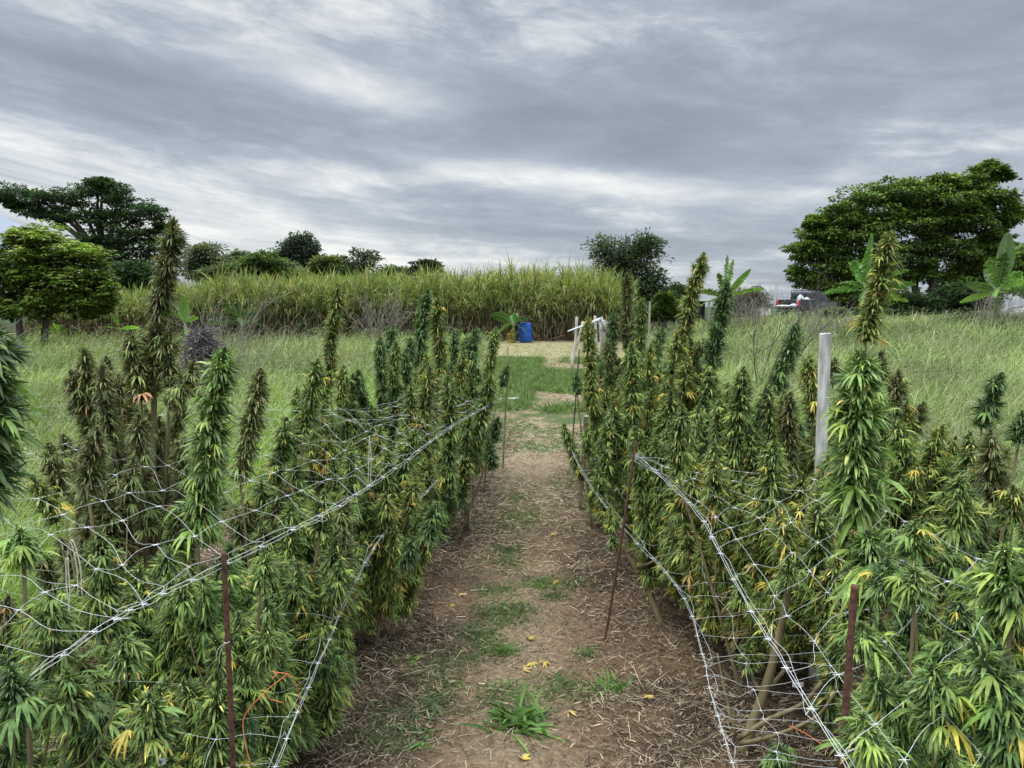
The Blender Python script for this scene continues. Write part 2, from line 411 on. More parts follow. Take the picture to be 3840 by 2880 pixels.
# long curled dry grass stalks at the front
n = 3000
x = rng.uniform(-1.5, 1.9, n); Y = rng.uniform(1.9, 4.2, n)
k = (fbm(x * 1.5 + 40, Y * 1.5) > .47); x = x[k]; Y = Y[k]; n = len(x)
az = rng.rand(n) * 6.283
D = np.stack([np.cos(az), np.sin(az), rng.uniform(.1, .35, n)], 1)
leaves(a, np.stack([x, Y, ground_z(x, Y) + .006], 1), D, rng.uniform(.05, .17, n), rng.uniform(.0012, .0028, n), rng.uniform(.2, .5, n), pick(rng, [(2, (.34, .27, .18)), (1, (.46, .38, .26)), (1, (.22, .17, .12))], n), 5, rng)
n = 60000
Y = rng.uniform(4.5, 24, n); x = path_x(Y) + rng.uniform(-1.6, 1.6, n) * (1 + .05 * Y)
k = (in_tall(x, Y) < .4) & (fbm(x * 1.2 + 60, Y * .8) > .40); x = x[k]; Y = Y[k]; n = len(x)
az = rng.rand(n) * 6.283
leaves(a, np.stack([x, Y, ground_z(x, Y) + .006], 1), np.stack([np.cos(az), np.sin(az), rng.uniform(.02, .35, n)], 1), rng.uniform(.03, .11, n), .0022 + .00045 * Y, rng.uniform(0, .5, n), pick(rng, [(2, (.40, .32, .20)), (1, (.54, .45, .28)), (1.5, (.24, .18, .12))], n), 'stick', rng)
o = a.build('straw_mulch', M_straw); tag(o, 'brown chopped straw mulch strewn over the soil of the path and beds', 'straw mulch', kind='stuff')

def tufts(acc, rng, cx, cy, nb, L, W, C, tip=None, spread=.03, el=(.3, 1.2), droop=(.2, .7)):
    """nb blades at every (cx,cy)"""
    m = len(cx); nn = m * nb
    X0 = np.repeat(cx, nb) + rng.normal(0, spread, nn); Y0 = np.repeat(cy, nb) + rng.normal(0, spread, nn)
    az = rng.rand(nn) * 6.283; e_ = rng.uniform(el[0], el[1], nn)
    D = np.stack([np.cos(az) * np.cos(e_), np.sin(az) * np.cos(e_), np.sin(e_)], 1)
    leaves(acc, np.stack([X0, Y0, ground_z(X0, Y0) - .005], 1), D, L * rng.uniform(.5, 1.2, nn), W * rng.uniform(.7, 1.3, nn), rng.uniform(droop[0], droop[1], nn), pick(rng, C, nn), 'blade', rng)
# creeping grass on the path
rng = RS(12); a = Acc()
PG = [(3, (.10, .16, .05)), (2, (.14, .20, .07)), (1, (.22, .26, .10)), (1, (.07, .11, .045))]
for px, py, r in [(1640, 2560, .12), (1850, 2430, .14), (1900, 2320, .14), (1850, 2210, .12), (1900, 2100, .12), (2010, 2180, .12), (1840, 2290, .1), (1790, 2380, .1), (1900, 2060, .13), (1930, 1960, .2), (1950, 1930, .2),
                  (1500, 2700, .14), (1620, 2640, .10), (1880, 2620, .14), (2130, 2590, .14), (1940, 1870, .12), (2130, 1830, .15), (2250, 1850, .12), (1400, 2800, .1), (2080, 2230, .08), (1770, 2370, .1), (2200, 2450, .05), (1350, 2300, .05), (2150, 2190, .1), (1940, 2280, .1), (1700, 2480, .12)]:
    p = at(px, py, 1.0) - np.array([0, 0, CAMZ]); k = CAMZ / -p[2]; gxp, gyp = p[0] * k, p[1] * k
    m = int(900 * r * 2.2)
    cx = gxp + rng.normal(0, r * .6, m); cy = gyp + rng.normal(0, r * .55, m)
    tufts(a, rng, cx, cy, 4, .05, .0045, PG, spread=.012, el=(.05, .9), droop=(.1, .5))
n = 26000
Y = rng.uniform(4.5, 13, n); x = path_x(Y) + rng.uniform(-1.8, 1.8, n) * (1 + .1 * Y) * .6
k = (fbm(x * 1.3 + 3, Y * 1.3) > np.interp(Y, [4.5, 7, 13], [.58, .50, .46])) & (in_tall(x, Y) < .5)
tufts(a, rng, x[k], Y[k], 3, .055, .005, PG, spread=.02, el=(.1, 1.0))
n = 30000
Y = rng.uniform(11.5, 25, n); x = rng.uniform(-2.5, 4.5, n)
lush = (x < path_x(Y) - .35 - .03 * (Y - 12)) & (Y > 11.5 + .6 * np.sin(x * 3)) & (Y < 22.5 + 1.2 * fbm(x, Y))
patch = fbm(x * .9 + 5, Y * .6) > .47
k = lush | (patch & (Y < 23))
tufts(a, rng, x[k], Y[k], 6, .24, .011, [(3, (.10, .17, .045)), (2, (.16, .24, .07)), (1.4, (.24, .29, .12)), (1, (.06, .11, .03))], spread=.09, el=(.4, 1.3))
n = 9000
Y = rng.uniform(22, 36, n); x = rng.uniform(-4, 6, n)
tufts(a, rng, x, Y, 4, .10, .022, [(3, (.36, .31, .17)), (2, (.24, .26, .10)), (1, (.44, .39, .25))], spread=.1, el=(.0, .6))
o = a.build('short_grass', M_grass); tag(o, 'low creeping green grass on the bare path and the mown clearing beyond it', 'grass', kind='stuff')

# tall meadow grass
rng = RS(13); a = Acc()
def meadow(acc, n, y0, y1, Lr, cols, wk=.00052, seed=False):
    x, Y = scatter_field(rng, n, y0, y1, 1.05)
    k = rng.rand(n) < in_tall(x, Y)
    k &= ~((Y > 35.5) & (x < 5.6))
    x, Y = x[k], Y[k]; n = len(x)
    patch = fbm(x * .5 + 2, Y * .35)
    edge = np.minimum(np.abs(x + 2.2), np.abs(x - 2.6))
    p2 = fbm(x * 1.6 + 20, Y * 1.1)
    hgt = np.interp(Y, [2, 6, 12, 20], [.50, .62, .80, .95]) * (.55 + .55 * patch + .40 * p2)
    az = rng.rand(n) * 6.283; e_ = rng.uniform(.75, 1.45, n)
    D = np.stack([np.cos(az) * np.cos(e_) + .25, np.sin(az) * np.cos(e_), np.sin(e_)], 1)
    L = hgt * rng.uniform(Lr[0], Lr[1], n)
    C = pick(rng, cols, n, .14) * (.55 + .55 * smooth(.3, .7, patch) + .40 * smooth(.3, .7, p2))[:, None]
    dry = smooth(.60, .72, fbm(x * .8 + 70, Y * .6))[:, None]; C = C * (1 - dry * .6) + np.array([.34, .29, .19]) * dry * .5
    nearbed = np.exp(-((x + 2.3) / .9) ** 2) + np.exp(-((x - 2.7) / 1.1) ** 2) * (Y < 12)
    C = C * (1 + nearbed[:, None] * np.array([-.12, .05, -.3]))
    W = (.0035 + wk * Y) * rng.uniform(.7, 1.3, n)
    B = np.stack([x, Y, ground_z(x, Y)], 1)
    leaves(acc, B, D, L, W, rng.uniform(.12, .6, n), C, 'blade', rng, tipc=C * 1.25)
    if seed:
        ns_ = rng.rand(n) < .55
        Bt = B[ns_] + nrm(D[ns_]) * (L[ns_] * .8)[:, None]; m = len(Bt)
        for q in range(3):
            az2 = rng.rand(m) * 6.283
            D2 = np.stack([np.cos(az2), np.sin(az2), rng.uniform(.1, .9, m)], 1)
            leaves(acc, Bt, D2, rng.uniform(.07, .16, m), W[ns_] * .75, .5, pick(rng, [(2, (.30, .35, .19)), (1, (.40, .43, .27)), (1, (.26, .27, .18))], m), 'diamond', rng)
GC = [(3, (.150, .198, .070)), (3, (.215, .265, .095)), (1.5, (.11, .175, .045)), (1, (.31, .34, .17)), (.5, (.38, .35, .20))]
meadow(a, 155000, 2.0, 46, (.45, .9), GC)
meadow(a, 42000, 2.6, 46, (.85, 1.2), [(3, (.21, .28, .10)), (2, (.28, .34, .15)), (1, (.38, .40, .22))], .00045, True)
o = a.build('tall_grass', M_grass); tag(o, 'tall seeding meadow grass filling the field on both sides of the rows', 'tall grass', kind='stuff')

# ------------------------------------------------------------------ sugar cane
def cane(name, label, pts, hgt, depth, n, seed, dead=.35, bright=1.0):
    """pts: front line, list of (x,y)"""
    rng = RS(seed); a = Acc()
    pts = np.array(pts, float)
    seg = np.linalg.norm(np.diff(pts, axis=0), axis=1); cum = np.r_[0, np.cumsum(seg)]
    s = rng.rand(n) * cum[-1]; bx = np.interp(s, cum, pts[:, 0]); by = np.interp(s, cum, pts[:, 1])
    dd = depth * rng.rand(n) ** 1.8
    x = bx + rng.normal(0, .15, n); y = by + dd + rng.normal(0, .12, n)
    H = np.interp(bx, [p[0] for p in hgt], [p[1] for p in hgt]) * rng.uniform(.80, 1.05, n) * (1 + .18 * (fbm(x * .75, y * .75) - .5) * 2 + .10 * (vnoise(x * 2.3, y * .4) - .5)) * np.where(dd < .5, rng.uniform(.6, 1, n), 1)
    z0 = ground_z(x, y); front = dd < 1.6
    az = rng.rand(n) * 6.283; lean = rng.uniform(0, .12, n) * np.where(front, 1.6, 1)
    top = np.stack([x + np.cos(az) * lean * H, y + np.sin(az) * lean * H - .05 * H * front, z0 + H * .72], 1)
    B = np.stack([x, y, z0], 1)
    leaves(a, B, top - B, np.linalg.norm(top - B, axis=1), .035, .0, pick(rng, [(2, (.15, .10, .06)), (1, (.22, .17, .09)), (1, (.12, .11, .05))], n), 'stick', rng, up=rng.normal(0, 1, (n, 3)))
    def ring(cnt, lo, hi, Lr, el, dr, pal, W=.045, sel=None, tip=1.15):
        idx = np.repeat(np.arange(n) if sel is None else np.where(sel)[0], cnt); m = len(idx)
        t = rng.uniform(lo, hi, m); P = B[idx] + (top - B)[idx] * t[:, None]
        az = rng.rand(m) * 6.283; e_ = rng.uniform(el[0], el[1], m)
        D = np.stack([np.cos(az) * np.cos(e_), np.sin(az) * np.cos(e_), np.sin(e_)], 1)
        C = pick(rng, pal, m) * bright; Hs = (H[idx] / 3.4)
        leaves(a, P, D, rng.uniform(Lr[0], Lr[1], m) * Hs, W * rng.uniform(.7, 1.2, m), rng.uniform(dr[0], dr[1], m), C, 'blade', rng, tipc=C * tip)
    G = [(3, (.17, .23, .06)), (2, (.25, .29, .085)), (1.6, (.34, .34, .12)), (1.2, (.10, .155, .045)), (.9, (.42, .36, .17))]
    ring(6, .86, 1.02, (.8, 1.25), (.85, 1.45), (.1, .5), G)
    ring(8, .66, .98, (.8, 1.3), (.45, 1.2), (.5, 1.1), G)
    ring(6, .36, .78, (.6, 1.15), (.2, 1.1), (.8, 1.5), [(2, (.12, .155, .05)), (1, (.24, .235, .10)), (1.5, (.25, .19, .10)), (1, (.07, .09, .03))], sel=front)
    ring(8, .03, .6, (.5, 1.2), (-.6, .8), (.9, 2.0), [(2, (.15, .11, .065)), (1.2, (.26, .20, .12)), (2, (.06, .05, .035)), (.8, (.11, .13, .05))], W=.035, sel=front)
    # fallen and leaning dry stalks at the foot
    m = int(n * .45); s = rng.rand(m) * cum[-1]; fx = np.interp(s, cum, pts[:, 0]); fy = np.interp(s, cum, pts[:, 1]) + rng.uniform(-.45, .5, m)
    az = rng.rand(m) * 6.283; e_ = rng.uniform(.2, 1.35, m)
    leaves(a, np.stack([fx, fy, ground_z(fx, fy)], 1), np.stack([np.cos(az) * np.cos(e_), np.sin(az) * np.cos(e_) * .4, np.sin(e_)], 1), rng.uniform(.5, 1.6, m), .028, rng.uniform(0, .5, m), pick(rng, [(2, (.25, .18, .12)), (1, (.36, .29, .2)), (1, (.1, .07, .05))], m), 'stick', rng)
    o = a.build(name, M_cane); tag(o, label, 'sugar cane', kind='stuff'); return o
cane('sugar_cane_stand', 'dense stand of tall sugar cane with brown lower leaves behind the blue drum', [(-26, 38.5), (-14, 37.5), (-3, 36.6), (1.5, 36.4), (4.8, 36.3), (5.9, 38.0), (6.3, 41)],
     [(-26, 2.8), (-21, 3.1), (-16, 3.75), (-6, 3.95), (0, 4.15), (5, 4.05), (6.3, 3.3)], 7.0, 3000, 21)
cane('sugar_cane_clump', 'small dark clump of cane growing beside the parked pickup', [(17.0, 55.5), (19.0, 55.5)], [(10, 2.6), (30, 2.6)], 1.6, 70, 22, bright=.55)

# ------------------------------------------------------------------ trees
def make_tree(name, label, base, blobs, seed, leafL, leafW, per, pal, trunk_r, fork, flat=.45, droop=.3, subs=24, trunkcol=None, group=None, limb_k=1.0, trunks=None, shell=.55, rosette=False, mat=None, srk=.55):
    """blobs: (centre xyz, rx, ry, rz)"""
    rng = RS(seed); base = np.array(base, float)
    root = empty(name, base); tag(root, label, 'tree', group)
    cr_, tk = Acc(), Acc()
    forkp = base + np.array([0, 0, fork]) if np.isscalar(fork) else np.array(fork, float)
    starts = trunks or [(base, forkp)]
    for b0, f0 in starts:
        b0 = np.array(b0, float); f0 = np.array(f0, float)
        mid = (b0 + f0) / 2 + rng.normal(0, .04, 3) * np.linalg.norm(f0 - b0)
        P = bezier([b0 - [0, 0, .15], mid, f0], 8); tube(tk, P, np.linspace(trunk_r * 1.15, trunk_r * .75, 8), 8)
    for (c, rx, ry, rz) in blobs:
        c = np.array(c, float)
        f0 = min((np.array(s[1], float) for s in starts), key=lambda q: np.linalg.norm(q - c))
        m = f0 + (c - f0) * .5 + np.array([0, 0, .10 * np.linalg.norm(c - f0)]) + rng.normal(0, .04, 3) * np.linalg.norm(c - f0)
        P = bezier([f0, m, c], 7); r0 = trunk_r * .42 * limb_k
        tube(tk, P, np.linspace(r0, r0 * .25, 7), 6)
        k = subs
        dirs = nrm(rng.normal(0, 1, (k, 3))); rad = rng.uniform(shell, 1, (k, 1))
        sc = c + dirs * rad * np.array([rx, ry, rz])
        for q in sc[:: 2]:
            e1 = c + (q - c) * .5 + rng.normal(0, .05, 3) * rx
            tube(tk, bezier([c, e1, q], 4), np.linspace(r0 * .3, r0 * .06, 4), 4)
        sr = (srk * (rx * ry * rz) ** (1 / 3)) * rng.uniform(.7, 1.25, k)
        m = per * k; ci = np.repeat(np.arange(k), per)
        off = nrm(rng.normal(0, 1, (m, 3))) * (rng.rand(m, 1) ** .45) * sr[ci][:, None] * np.array([1.15, 1.15, flat])
        Pp = sc[ci] + off
        D = off + (sc[ci] - c) * .25 + rng.normal(0, .35, (m, 3)) * sr[ci][:, None]; D[:, 2] += .1
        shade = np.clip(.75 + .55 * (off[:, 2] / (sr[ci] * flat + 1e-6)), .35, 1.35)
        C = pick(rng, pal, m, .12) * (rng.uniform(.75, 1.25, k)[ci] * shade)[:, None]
        if rosette:
            for q in range(5):
                az = rng.rand(m) * 6.283
                D2 = nrm(D) * .55 + np.stack([np.cos(az), np.sin(az), np.zeros(m)], 1)
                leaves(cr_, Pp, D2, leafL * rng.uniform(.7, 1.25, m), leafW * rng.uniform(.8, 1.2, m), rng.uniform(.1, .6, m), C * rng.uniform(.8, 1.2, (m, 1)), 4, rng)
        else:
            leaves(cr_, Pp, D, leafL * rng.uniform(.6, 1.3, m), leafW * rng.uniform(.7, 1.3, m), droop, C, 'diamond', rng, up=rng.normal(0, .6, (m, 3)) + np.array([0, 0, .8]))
    part(cr_, 'crown', mat or M_tree, root); part(tk, 'trunk', trunkcol or M_bark, root, True)
    return root
def pb(px, py, Y, rx, rz, ry=None):
    return (at(px, py, Y), rx / F * Y, (ry or rx) / F * Y, rz / F * Y)
DG = [(3, (.035, .07, .025)), (2, (.05, .10, .03)), (1, (.08, .14, .035))]
MG = [(3, (.075, .13, .025)), (2, (.12, .19, .035)), (1, (.19, .26, .06)), (.4, (.25, .24, .07))]
GT = [(3, (.06, .105, .022)), (2, (.12, .195, .035)), (1.8, (.22, .31, .06))]

def gb(px, Y, dz=0.0):
    p = at(px, 1150, Y); return np.array([p[0], Y, float(ground_z(p[0], Y)) + dz])
# rounded fruit tree, front left
Yt = 29.5
make_tree('mango_tree', 'rounded leafy fruit tree with yellow green leaves, standing at the left of the meadow', gb(155, Yt),
          [pb(60, 980, Yt, 130, 95), pb(190, 950, Yt, 120, 90), pb(300, 1000, Yt, 95, 85), pb(350, 1090, Yt, 75, 75), pb(220, 1070, Yt, 130, 90), pb(80, 1100, Yt, 130, 90),
           pb(345, 1140, Yt, 60, 40), pb(15, 1145, Yt, 80, 35), pb(200, 1125, Yt, 80, 30), pb(-80, 1040, Yt, 110, 110), pb(120, 900, Yt, 80, 45)],
          31, .22, .078, 40, [(3, (.14, .21, .035)), (2, (.21, .29, .055)), (1.5, (.30, .37, .10)), (.4, (.34, .32, .10))], .14, .9, flat=.75, subs=26, shell=.55, rosette=True, srk=.42, trunks=[(gb(155, Yt), at(175, 1195, Yt)), (gb(78, Yt - .6), at(70, 1180, Yt - .6))])
# big dark acacia behind it
Yt = 52
make_tree('acacia_tree', 'large dark spreading tree with open layered branches behind the fruit tree', gb(350, Yt),
          [pb(60, 720, Yt, 90, 28), pb(170, 740, Yt, 75, 35), pb(270, 730, Yt, 90, 40), pb(370, 710, Yt, 95, 35), pb(440, 740, Yt, 60, 45), pb(130, 790, Yt, 80, 30), pb(240, 810, Yt, 80, 35), pb(350, 800, Yt, 90, 45), pb(450, 830, Yt, 80, 40),
           pb(540, 790, Yt, 75, 40), pb(590, 850, Yt, 50, 50), pb(500, 880, Yt, 90, 45), pb(390, 900, Yt, 90, 45), pb(560, 940, Yt, 60, 50), pb(450, 970, Yt, 100, 50), pb(330, 950, Yt, 80, 50), pb(60, 770, Yt, 40, 18), pb(-20, 740, Yt, 60, 30), pb(390, 690, Yt, 55, 18)],
          32, .26, .10, 52, DG, .42, at(390, 980, Yt), flat=.26, subs=34, shell=.3, srk=.40)
# great tree right
Yt = 68
make_tree('rain_tree', 'huge dark green umbrella crowned tree behind the banana plants on the right', gb(3440, Yt),
          [pb(3030, 940, Yt, 70, 40), pb(3080, 860, Yt, 80, 40), pb(3010, 1020, Yt, 55, 35), pb(3160, 800, Yt, 80, 45), pb(3130, 930, Yt, 90, 50), pb(3250, 750, Yt, 100, 55), pb(3350, 720, Yt, 90, 50), pb(3430, 740, Yt, 90, 60), pb(3200, 860, Yt, 110, 60), pb(3480, 760, Yt, 120, 60), pb(3600, 750, Yt, 110, 60), pb(3130, 1000, Yt, 110, 55), pb(3690, 960, Yt, 90, 60), pb(3530, 700, Yt, 80, 35), pb(3620, 690, Yt, 80, 40),
           pb(3710, 640, Yt, 50, 35), pb(3740, 660, Yt, 45, 20), pb(3700, 740, Yt, 90, 45), pb(3770, 800, Yt, 60, 55), pb(3280, 840, Yt, 100, 60), pb(3400, 830, Yt, 110, 60), pb(3530, 820, Yt, 110, 60), pb(3640, 820, Yt, 90, 60), pb(3210, 1000, Yt, 90, 60), pb(3330, 950, Yt, 90, 60), pb(3470, 920, Yt, 100, 50), pb(3590, 930, Yt, 100, 55),
           pb(3080, 1070, Yt, 70, 40), pb(3180, 1090, Yt, 80, 45), pb(3720, 900, Yt, 70, 60), pb(3640, 1020, Yt, 80, 60), pb(3300, 1080, Yt, 80, 40), pb(3060, 830, Yt, 40, 20), pb(3250, 1010, Yt, 90, 50), pb(3440, 1010, Yt, 70, 40), pb(3560, 1060, Yt, 90, 50), pb(3150, 1130, Yt, 90, 35), pb(3700, 1060, Yt, 80, 60)],
          33, .40, .17, 78, GT, .38, at(3490, 930, Yt), flat=.36, subs=34, shell=.35, srk=.44, limb_k=1.3,
          trunks=[(gb(3485, Yt), at(3505, 930, Yt)), (gb(3460, Yt), at(3425, 1050, Yt)), (gb(3520, Yt), at(3560, 1020, Yt))])
# open-topped dark tree right of the cane
Yt = 42
make_tree('thinning_tree', 'dark round tree with bare twigs in its crown at the right end of the cane', gb(2360, Yt),
          [pb(2275, 930, Yt, 62, 45), pb(2290, 1000, Yt, 65, 50), pb(2360, 1030, Yt, 90, 60), pb(2430, 970, Yt, 60, 70), pb(2420, 910, Yt, 50, 40), pb(2450, 1040, Yt, 45, 45), pb(2340, 950, Yt, 70, 50), pb(2400, 1100, Yt, 95, 55), pb(2310, 1100, Yt, 70, 50), pb(2470, 1110, Yt, 60, 35), pb(2350, 1150, Yt, 90, 40), pb(2300, 1190, Yt, 60, 40), pb(2420, 1170, Yt, 90, 45), pb(2360, 1060, Yt, 90, 60), pb(2480, 1170, Yt, 50, 35)],
          34, .27, .09, 34, [(3, (.05, .085, .035)), (2, (.09, .13, .05)), (.35, (.16, .11, .06))], .22, 1.6, flat=.6, subs=28, shell=.35)
rg = RS(5); a = Acc()
thin = [o for o in COL.objects if o.name == 'thinning_tree'][0]
for k in range(46):
    q = at(rg.uniform(2260, 2460), rg.uniform(1000, 1090), Yt); e_ = at(np.clip(2360 + (k - 23) * 5.2 + rg.normal(0, 12), 2225, 2490), 862 + abs(k - 23) * 3.0 + rg.uniform(0, 50), Yt)
    q[1] += rg.normal(0, .5); e_[1] += rg.normal(0, .6)
    tube(a, bezier([at(2360, 1110, Yt), q * .55 + e_ * .45, e_], 6), np.linspace(.045, .012, 6), 4)
part(a, 'twig', M_darktwig, thin)
# small distant trees and shrubs over the cane
SM = [(3, (.12, .15, .085)), (2, (.17, .20, .11)), (1, (.22, .25, .14))]  # distance haze is put into these pale, greyish leaf colours
def small(name, label, px, py, rx, rz, Y, seed, pal, n=5, per=26, group=None, leaf=.3, flat=.6, shell=.4):
    rg = RS(seed); bl = []
    for k in range(n):
        a_ = k / n * 6.283; bl.append(pb(px + math.cos(a_) * rx * .5 + rg.normal(0, rx * .1), py - math.sin(a_) * rz * .45, Y, rx * .55, rz * .5))
    bl.append(pb(px, py - rz * .5, Y, rx * .5, rz * .45)); bl += [pb(px + rx * q, py + rz * .75, Y, rx * .5, rz * .5) for q in (-.5, 0, .5)]
    return make_tree(name, label, gb(px, Y), bl, seed, leaf, leaf * .45, int(per * 1.5), pal, .16, at(px, py + rz * .9, Y), flat=flat, subs=16, shell=shell, group=group)
GRP = 'distant trees beyond the cane'
small('eucalyptus_tree', 'tall grey green gum tree rising alone above the cane', 1125, 940, 78, 65, 95, 41, [(2, (.06, .08, .06)), (1, (.10, .125, .09))], 6, 40, GRP, .5, .7)  # gum leaf colour lightened to carry distance haze
small('shrub_tree', 'grey green bushy tree just right of the tallest brown flowering plant', 770, 970, 90, 60, 58, 42, SM, 5, 30, GRP)
small('shrub_tree', 'low olive bushes between the tall brown plant and the gum tree', 900, 985, 70, 42, 60, 43, SM, 5, 24, GRP)
small('shrub_tree', 'bright green shrubby tree at the left foot of the gum tree', 985, 985, 90, 40, 50, 44, [(2, (.09, .15, .04)), (1, (.14, .20, .05))], 5, 28, GRP)
small('shrub_tree', 'rounded light green bush just right of the gum tree', 1240, 1000, 80, 42, 52, 45, [(2, (.10, .14, .04)), (1, (.17, .20, .07))], 5, 28, GRP)
small('feathery_tree', 'thin feathery tree with see-through crown above the middle left of the cane', 1360, 970, 70, 40, 50, 46, [(1, (.10, .13, .08))], 6, 5, GRP, .3, .3)
small('feathery_tree', 'small dark feathery treetop peeking over the middle of the cane', 1600, 1000, 60, 26, 52, 47, [(1, (.05, .08, .04))], 5, 12, GRP, .3, .3)
small('shrub_tree', 'dark low bushes filling the gap under the big spreading tree', 520, 1030, 120, 50, 48, 48, DG, 6, 34, GRP)
small('shrub_tree', 'bright leafy bush at the right foot of the thinning tree', 2495, 1140, 50, 45, 40, 49, GT, 5, 30, GRP, .22)
small('shrub_tree', 'bushy tree at the right edge of the picture behind the banana plants', 3860, 1000, 80, 90, 60, 50, GT, 6, 36, GRP)
small('shrub_tree', 'dark thicket under the crown of the huge tree', 3350, 1130, 160, 40, 66, 51, DG, 7, 36, GRP)
small('shrub_tree', 'dark thicket between the huge tree and the right hand banana plant', 3620, 1110, 120, 50, 64, 52, DG, 7, 36, GRP)
small('shrub_tree', 'dry grey brush beside the banana plant left of the pickup', 2820, 1120, 60, 32, 47, 53, [(2, (.16, .14, .12)), (1, (.12, .13, .08))], 5, 14, GRP, .2, .5)
small('shrub_tree', 'dark foliage left of the banana plant near the shed', 2540, 1105, 50, 40, 52, 54, [(2, (.05, .09, .04)), (1, (.10, .14, .06))], 5, 26, GRP, .25)
small('shrub_tree', 'green weedy bush in front of the parked pickup', 3130, 1175, 60, 18, 44, 55, [(2, (.15, .20, .08)), (1, (.10, .14, .06))], 6, 30, GRP, .18)
small('shrub_tree', 'scrubby grey green thicket below the right hand banana plant', 3700, 1210, 160, 38, 38, 56, [(2, (.12, .15, .08)), (1, (.08, .10, .06)), (1, (.17, .16, .12))], 8, 40, GRP, .16)

for k_, (px_, py_, rx_, sd_, lb_) in enumerate([(560, 1040, 90, 81, 'low dark hedge tree directly left of the tallest brown spike'), (850, 1030, 110, 82, 'wide olive thicket low behind the cane left of the gum tree'), (1060, 1025, 90, 83, 'dense green thicket under the gum tree'), (1300, 1035, 90, 84, 'low green thicket below the feathery tree'), (1480, 1040, 80, 85, 'low thicket barely topping the cane left of centre')]):
    small('shrub_tree', lb_, px_, py_, rx_, 42, 55 + k_, sd_, [(3, (.11, .145, .065)), (2, (.16, .20, .085))], 6, 34, GRP)
# distant blue hill
xs = np.linspace(-1400, -860, 40)
top = (150 + 28 * np.exp(-((xs + 990) / 28) ** 2) + 12 * fbm(xs * .02, xs * 0)) * smooth(-880, -935, xs)
a = Acc(); V = np.concatenate([np.stack([xs, np.full(40, 1250.), np.full(40, -3.)], 1), np.stack([xs, np.full(40, 1400.), top], 1), np.stack([xs, np.full(40, 1650.), np.full(40, -3.)], 1)])
i = np.arange(39); a.add(V, np.concatenate([np.stack([i, i + 1, i + 41, i + 40], 1), np.stack([i + 40, i + 41, i + 81, i + 80], 1)]))
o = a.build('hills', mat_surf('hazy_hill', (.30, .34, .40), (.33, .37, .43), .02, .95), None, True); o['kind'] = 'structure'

# ------------------------------------------------------------------ banana plants
def banana(name, label, base, height, lvs, seed, pal=((3, (.12, .22, .05)), (1, (.18, .30, .07))), cat='banana plant', trunk_r=.11, torn=.5, dead=False):
    """lvs: (azimuth deg, elevation deg, length, width, bend, tornness)"""
    rng = RS(seed); root = empty(name, base); tag(root, label, cat, 'banana plants around the field')
    b = np.array(base, float); a = Acc()
    top = b + np.array([0, 0, height])
    tube(a, bezier([b - [0, 0, .1], (b + top) / 2 + [.02, 0, 0], top], 6), np.linspace(trunk_r, trunk_r * .55, 6), 8, (.16, .19, .08))
    part(a, 'trunk', M_banana, root, True)
    for (az, el, L, W, bend, tr) in lvs:
        a = Acc(); az = math.radians(az); el = math.radians(el); m = 44
        t = np.linspace(0, 1, m)
        d = np.array([math.sin(az) * math.cos(el), -math.cos(az) * math.cos(el), math.sin(el)])
        P = top + np.array([0, 0, -.1]) + L * (d * t[:, None] + np.array([0, 0, -1]) * (bend * t ** 2.2)[:, None])
        tube(a, P, np.linspace(.022, .006, m), 5, (.30, .38, .14))
        tan = nrm(np.gradient(P, axis=0)); side = nrm(np.cross(tan, np.array([0, 0, 1.0]) + rng.normal(0, .1, 3)))
        upn = np.cross(side, tan)
        roll = rng.uniform(.35, .95) * (1 if math.sin(az) > 0 else -1) + rng.normal(0, .15)
        side, upn = side * math.cos(roll) + upn * math.sin(roll), upn * math.cos(roll) - side * math.sin(roll)
        prof = np.sin(np.clip((t - .16) / .84, 0, 1) ** .8 * math.pi) ** .55
        col = pick(rng, pal, 1)[0] * rng.uniform(.8, 1.2)
        brk = rng.rand(m) < tr
        for sgn in (-1, 1):
            k = prof > .08
            jit = np.where(brk, rng.normal(0, .28, m), 0)
            D = side * sgn + tan * (.35 + jit[:, None] * .8) + upn * .25
            C = col * (1 + np.where(brk, rng.normal(0, .18, m), 0))[:, None]
            Wd = W * .5 * prof * np.where(brk, rng.uniform(.75, 1.05, m), 1)
            dr = .25 + np.where(brk, rng.uniform(0, .8, m) * tr * 1.2, 0)
            leaves(a, P[k], D[k], Wd[k], (L / m) * np.where(brk, 1.15, 1.6)[k], dr[k], np.clip(C[k], .01, .9), 'strip', rng, up=upn[k] + 1e-4)
        part(a, 'leaf', M_banana, root)
    return root
DB = ((3, (.07, .13, .05)), (1, (.11, .18, .07)))
banana('banana_plant', 'small banana plant with a withered yellow leaf, leaning over the blue drum', at(1925, 1292, 34.0), 1.05,
       [(-80, 42, 1.35, .6, .35, .1), (75, 42, 1.1, .5, .45, .1), (20, 60, 1.0, .5, .5, .1), (-40, 5, 1.0, .42, .4, .1), (50, -5, .8, .38, .4, .1), (170, 60, .9, .5, .3, .1)], 61, ((1, (.07, .16, .04)), (1, (.10, .2, .05))))
bs = [o for o in COL.objects if o.name == 'banana_plant'][0]
a = Acc(); b0 = np.array(bs.location) + np.array([0, -.1, .8])
m = 26; t = np.linspace(0, 1, m); P = b0 + np.stack([-.18 * np.sin(t * 2.6), -.15 * t, -.85 * t], 1)
tube(a, P, .012, 4, (.45, .35, .12))
for sg in (-1, 1):
    leaves(a, P, np.tile([sg, -.2, -.25], (m, 1)) + RS(3).normal(0, .1, (m, 3)), .16 * np.sin(t * 3) + .05, .03, .3, pick(RS(4), [(1, (.55, .45, .07)), (1, (.42, .34, .08)), (.6, (.2, .12, .06))], m), 'strip', RS(6))
part(a, 'withered_leaf', M_banana, bs)
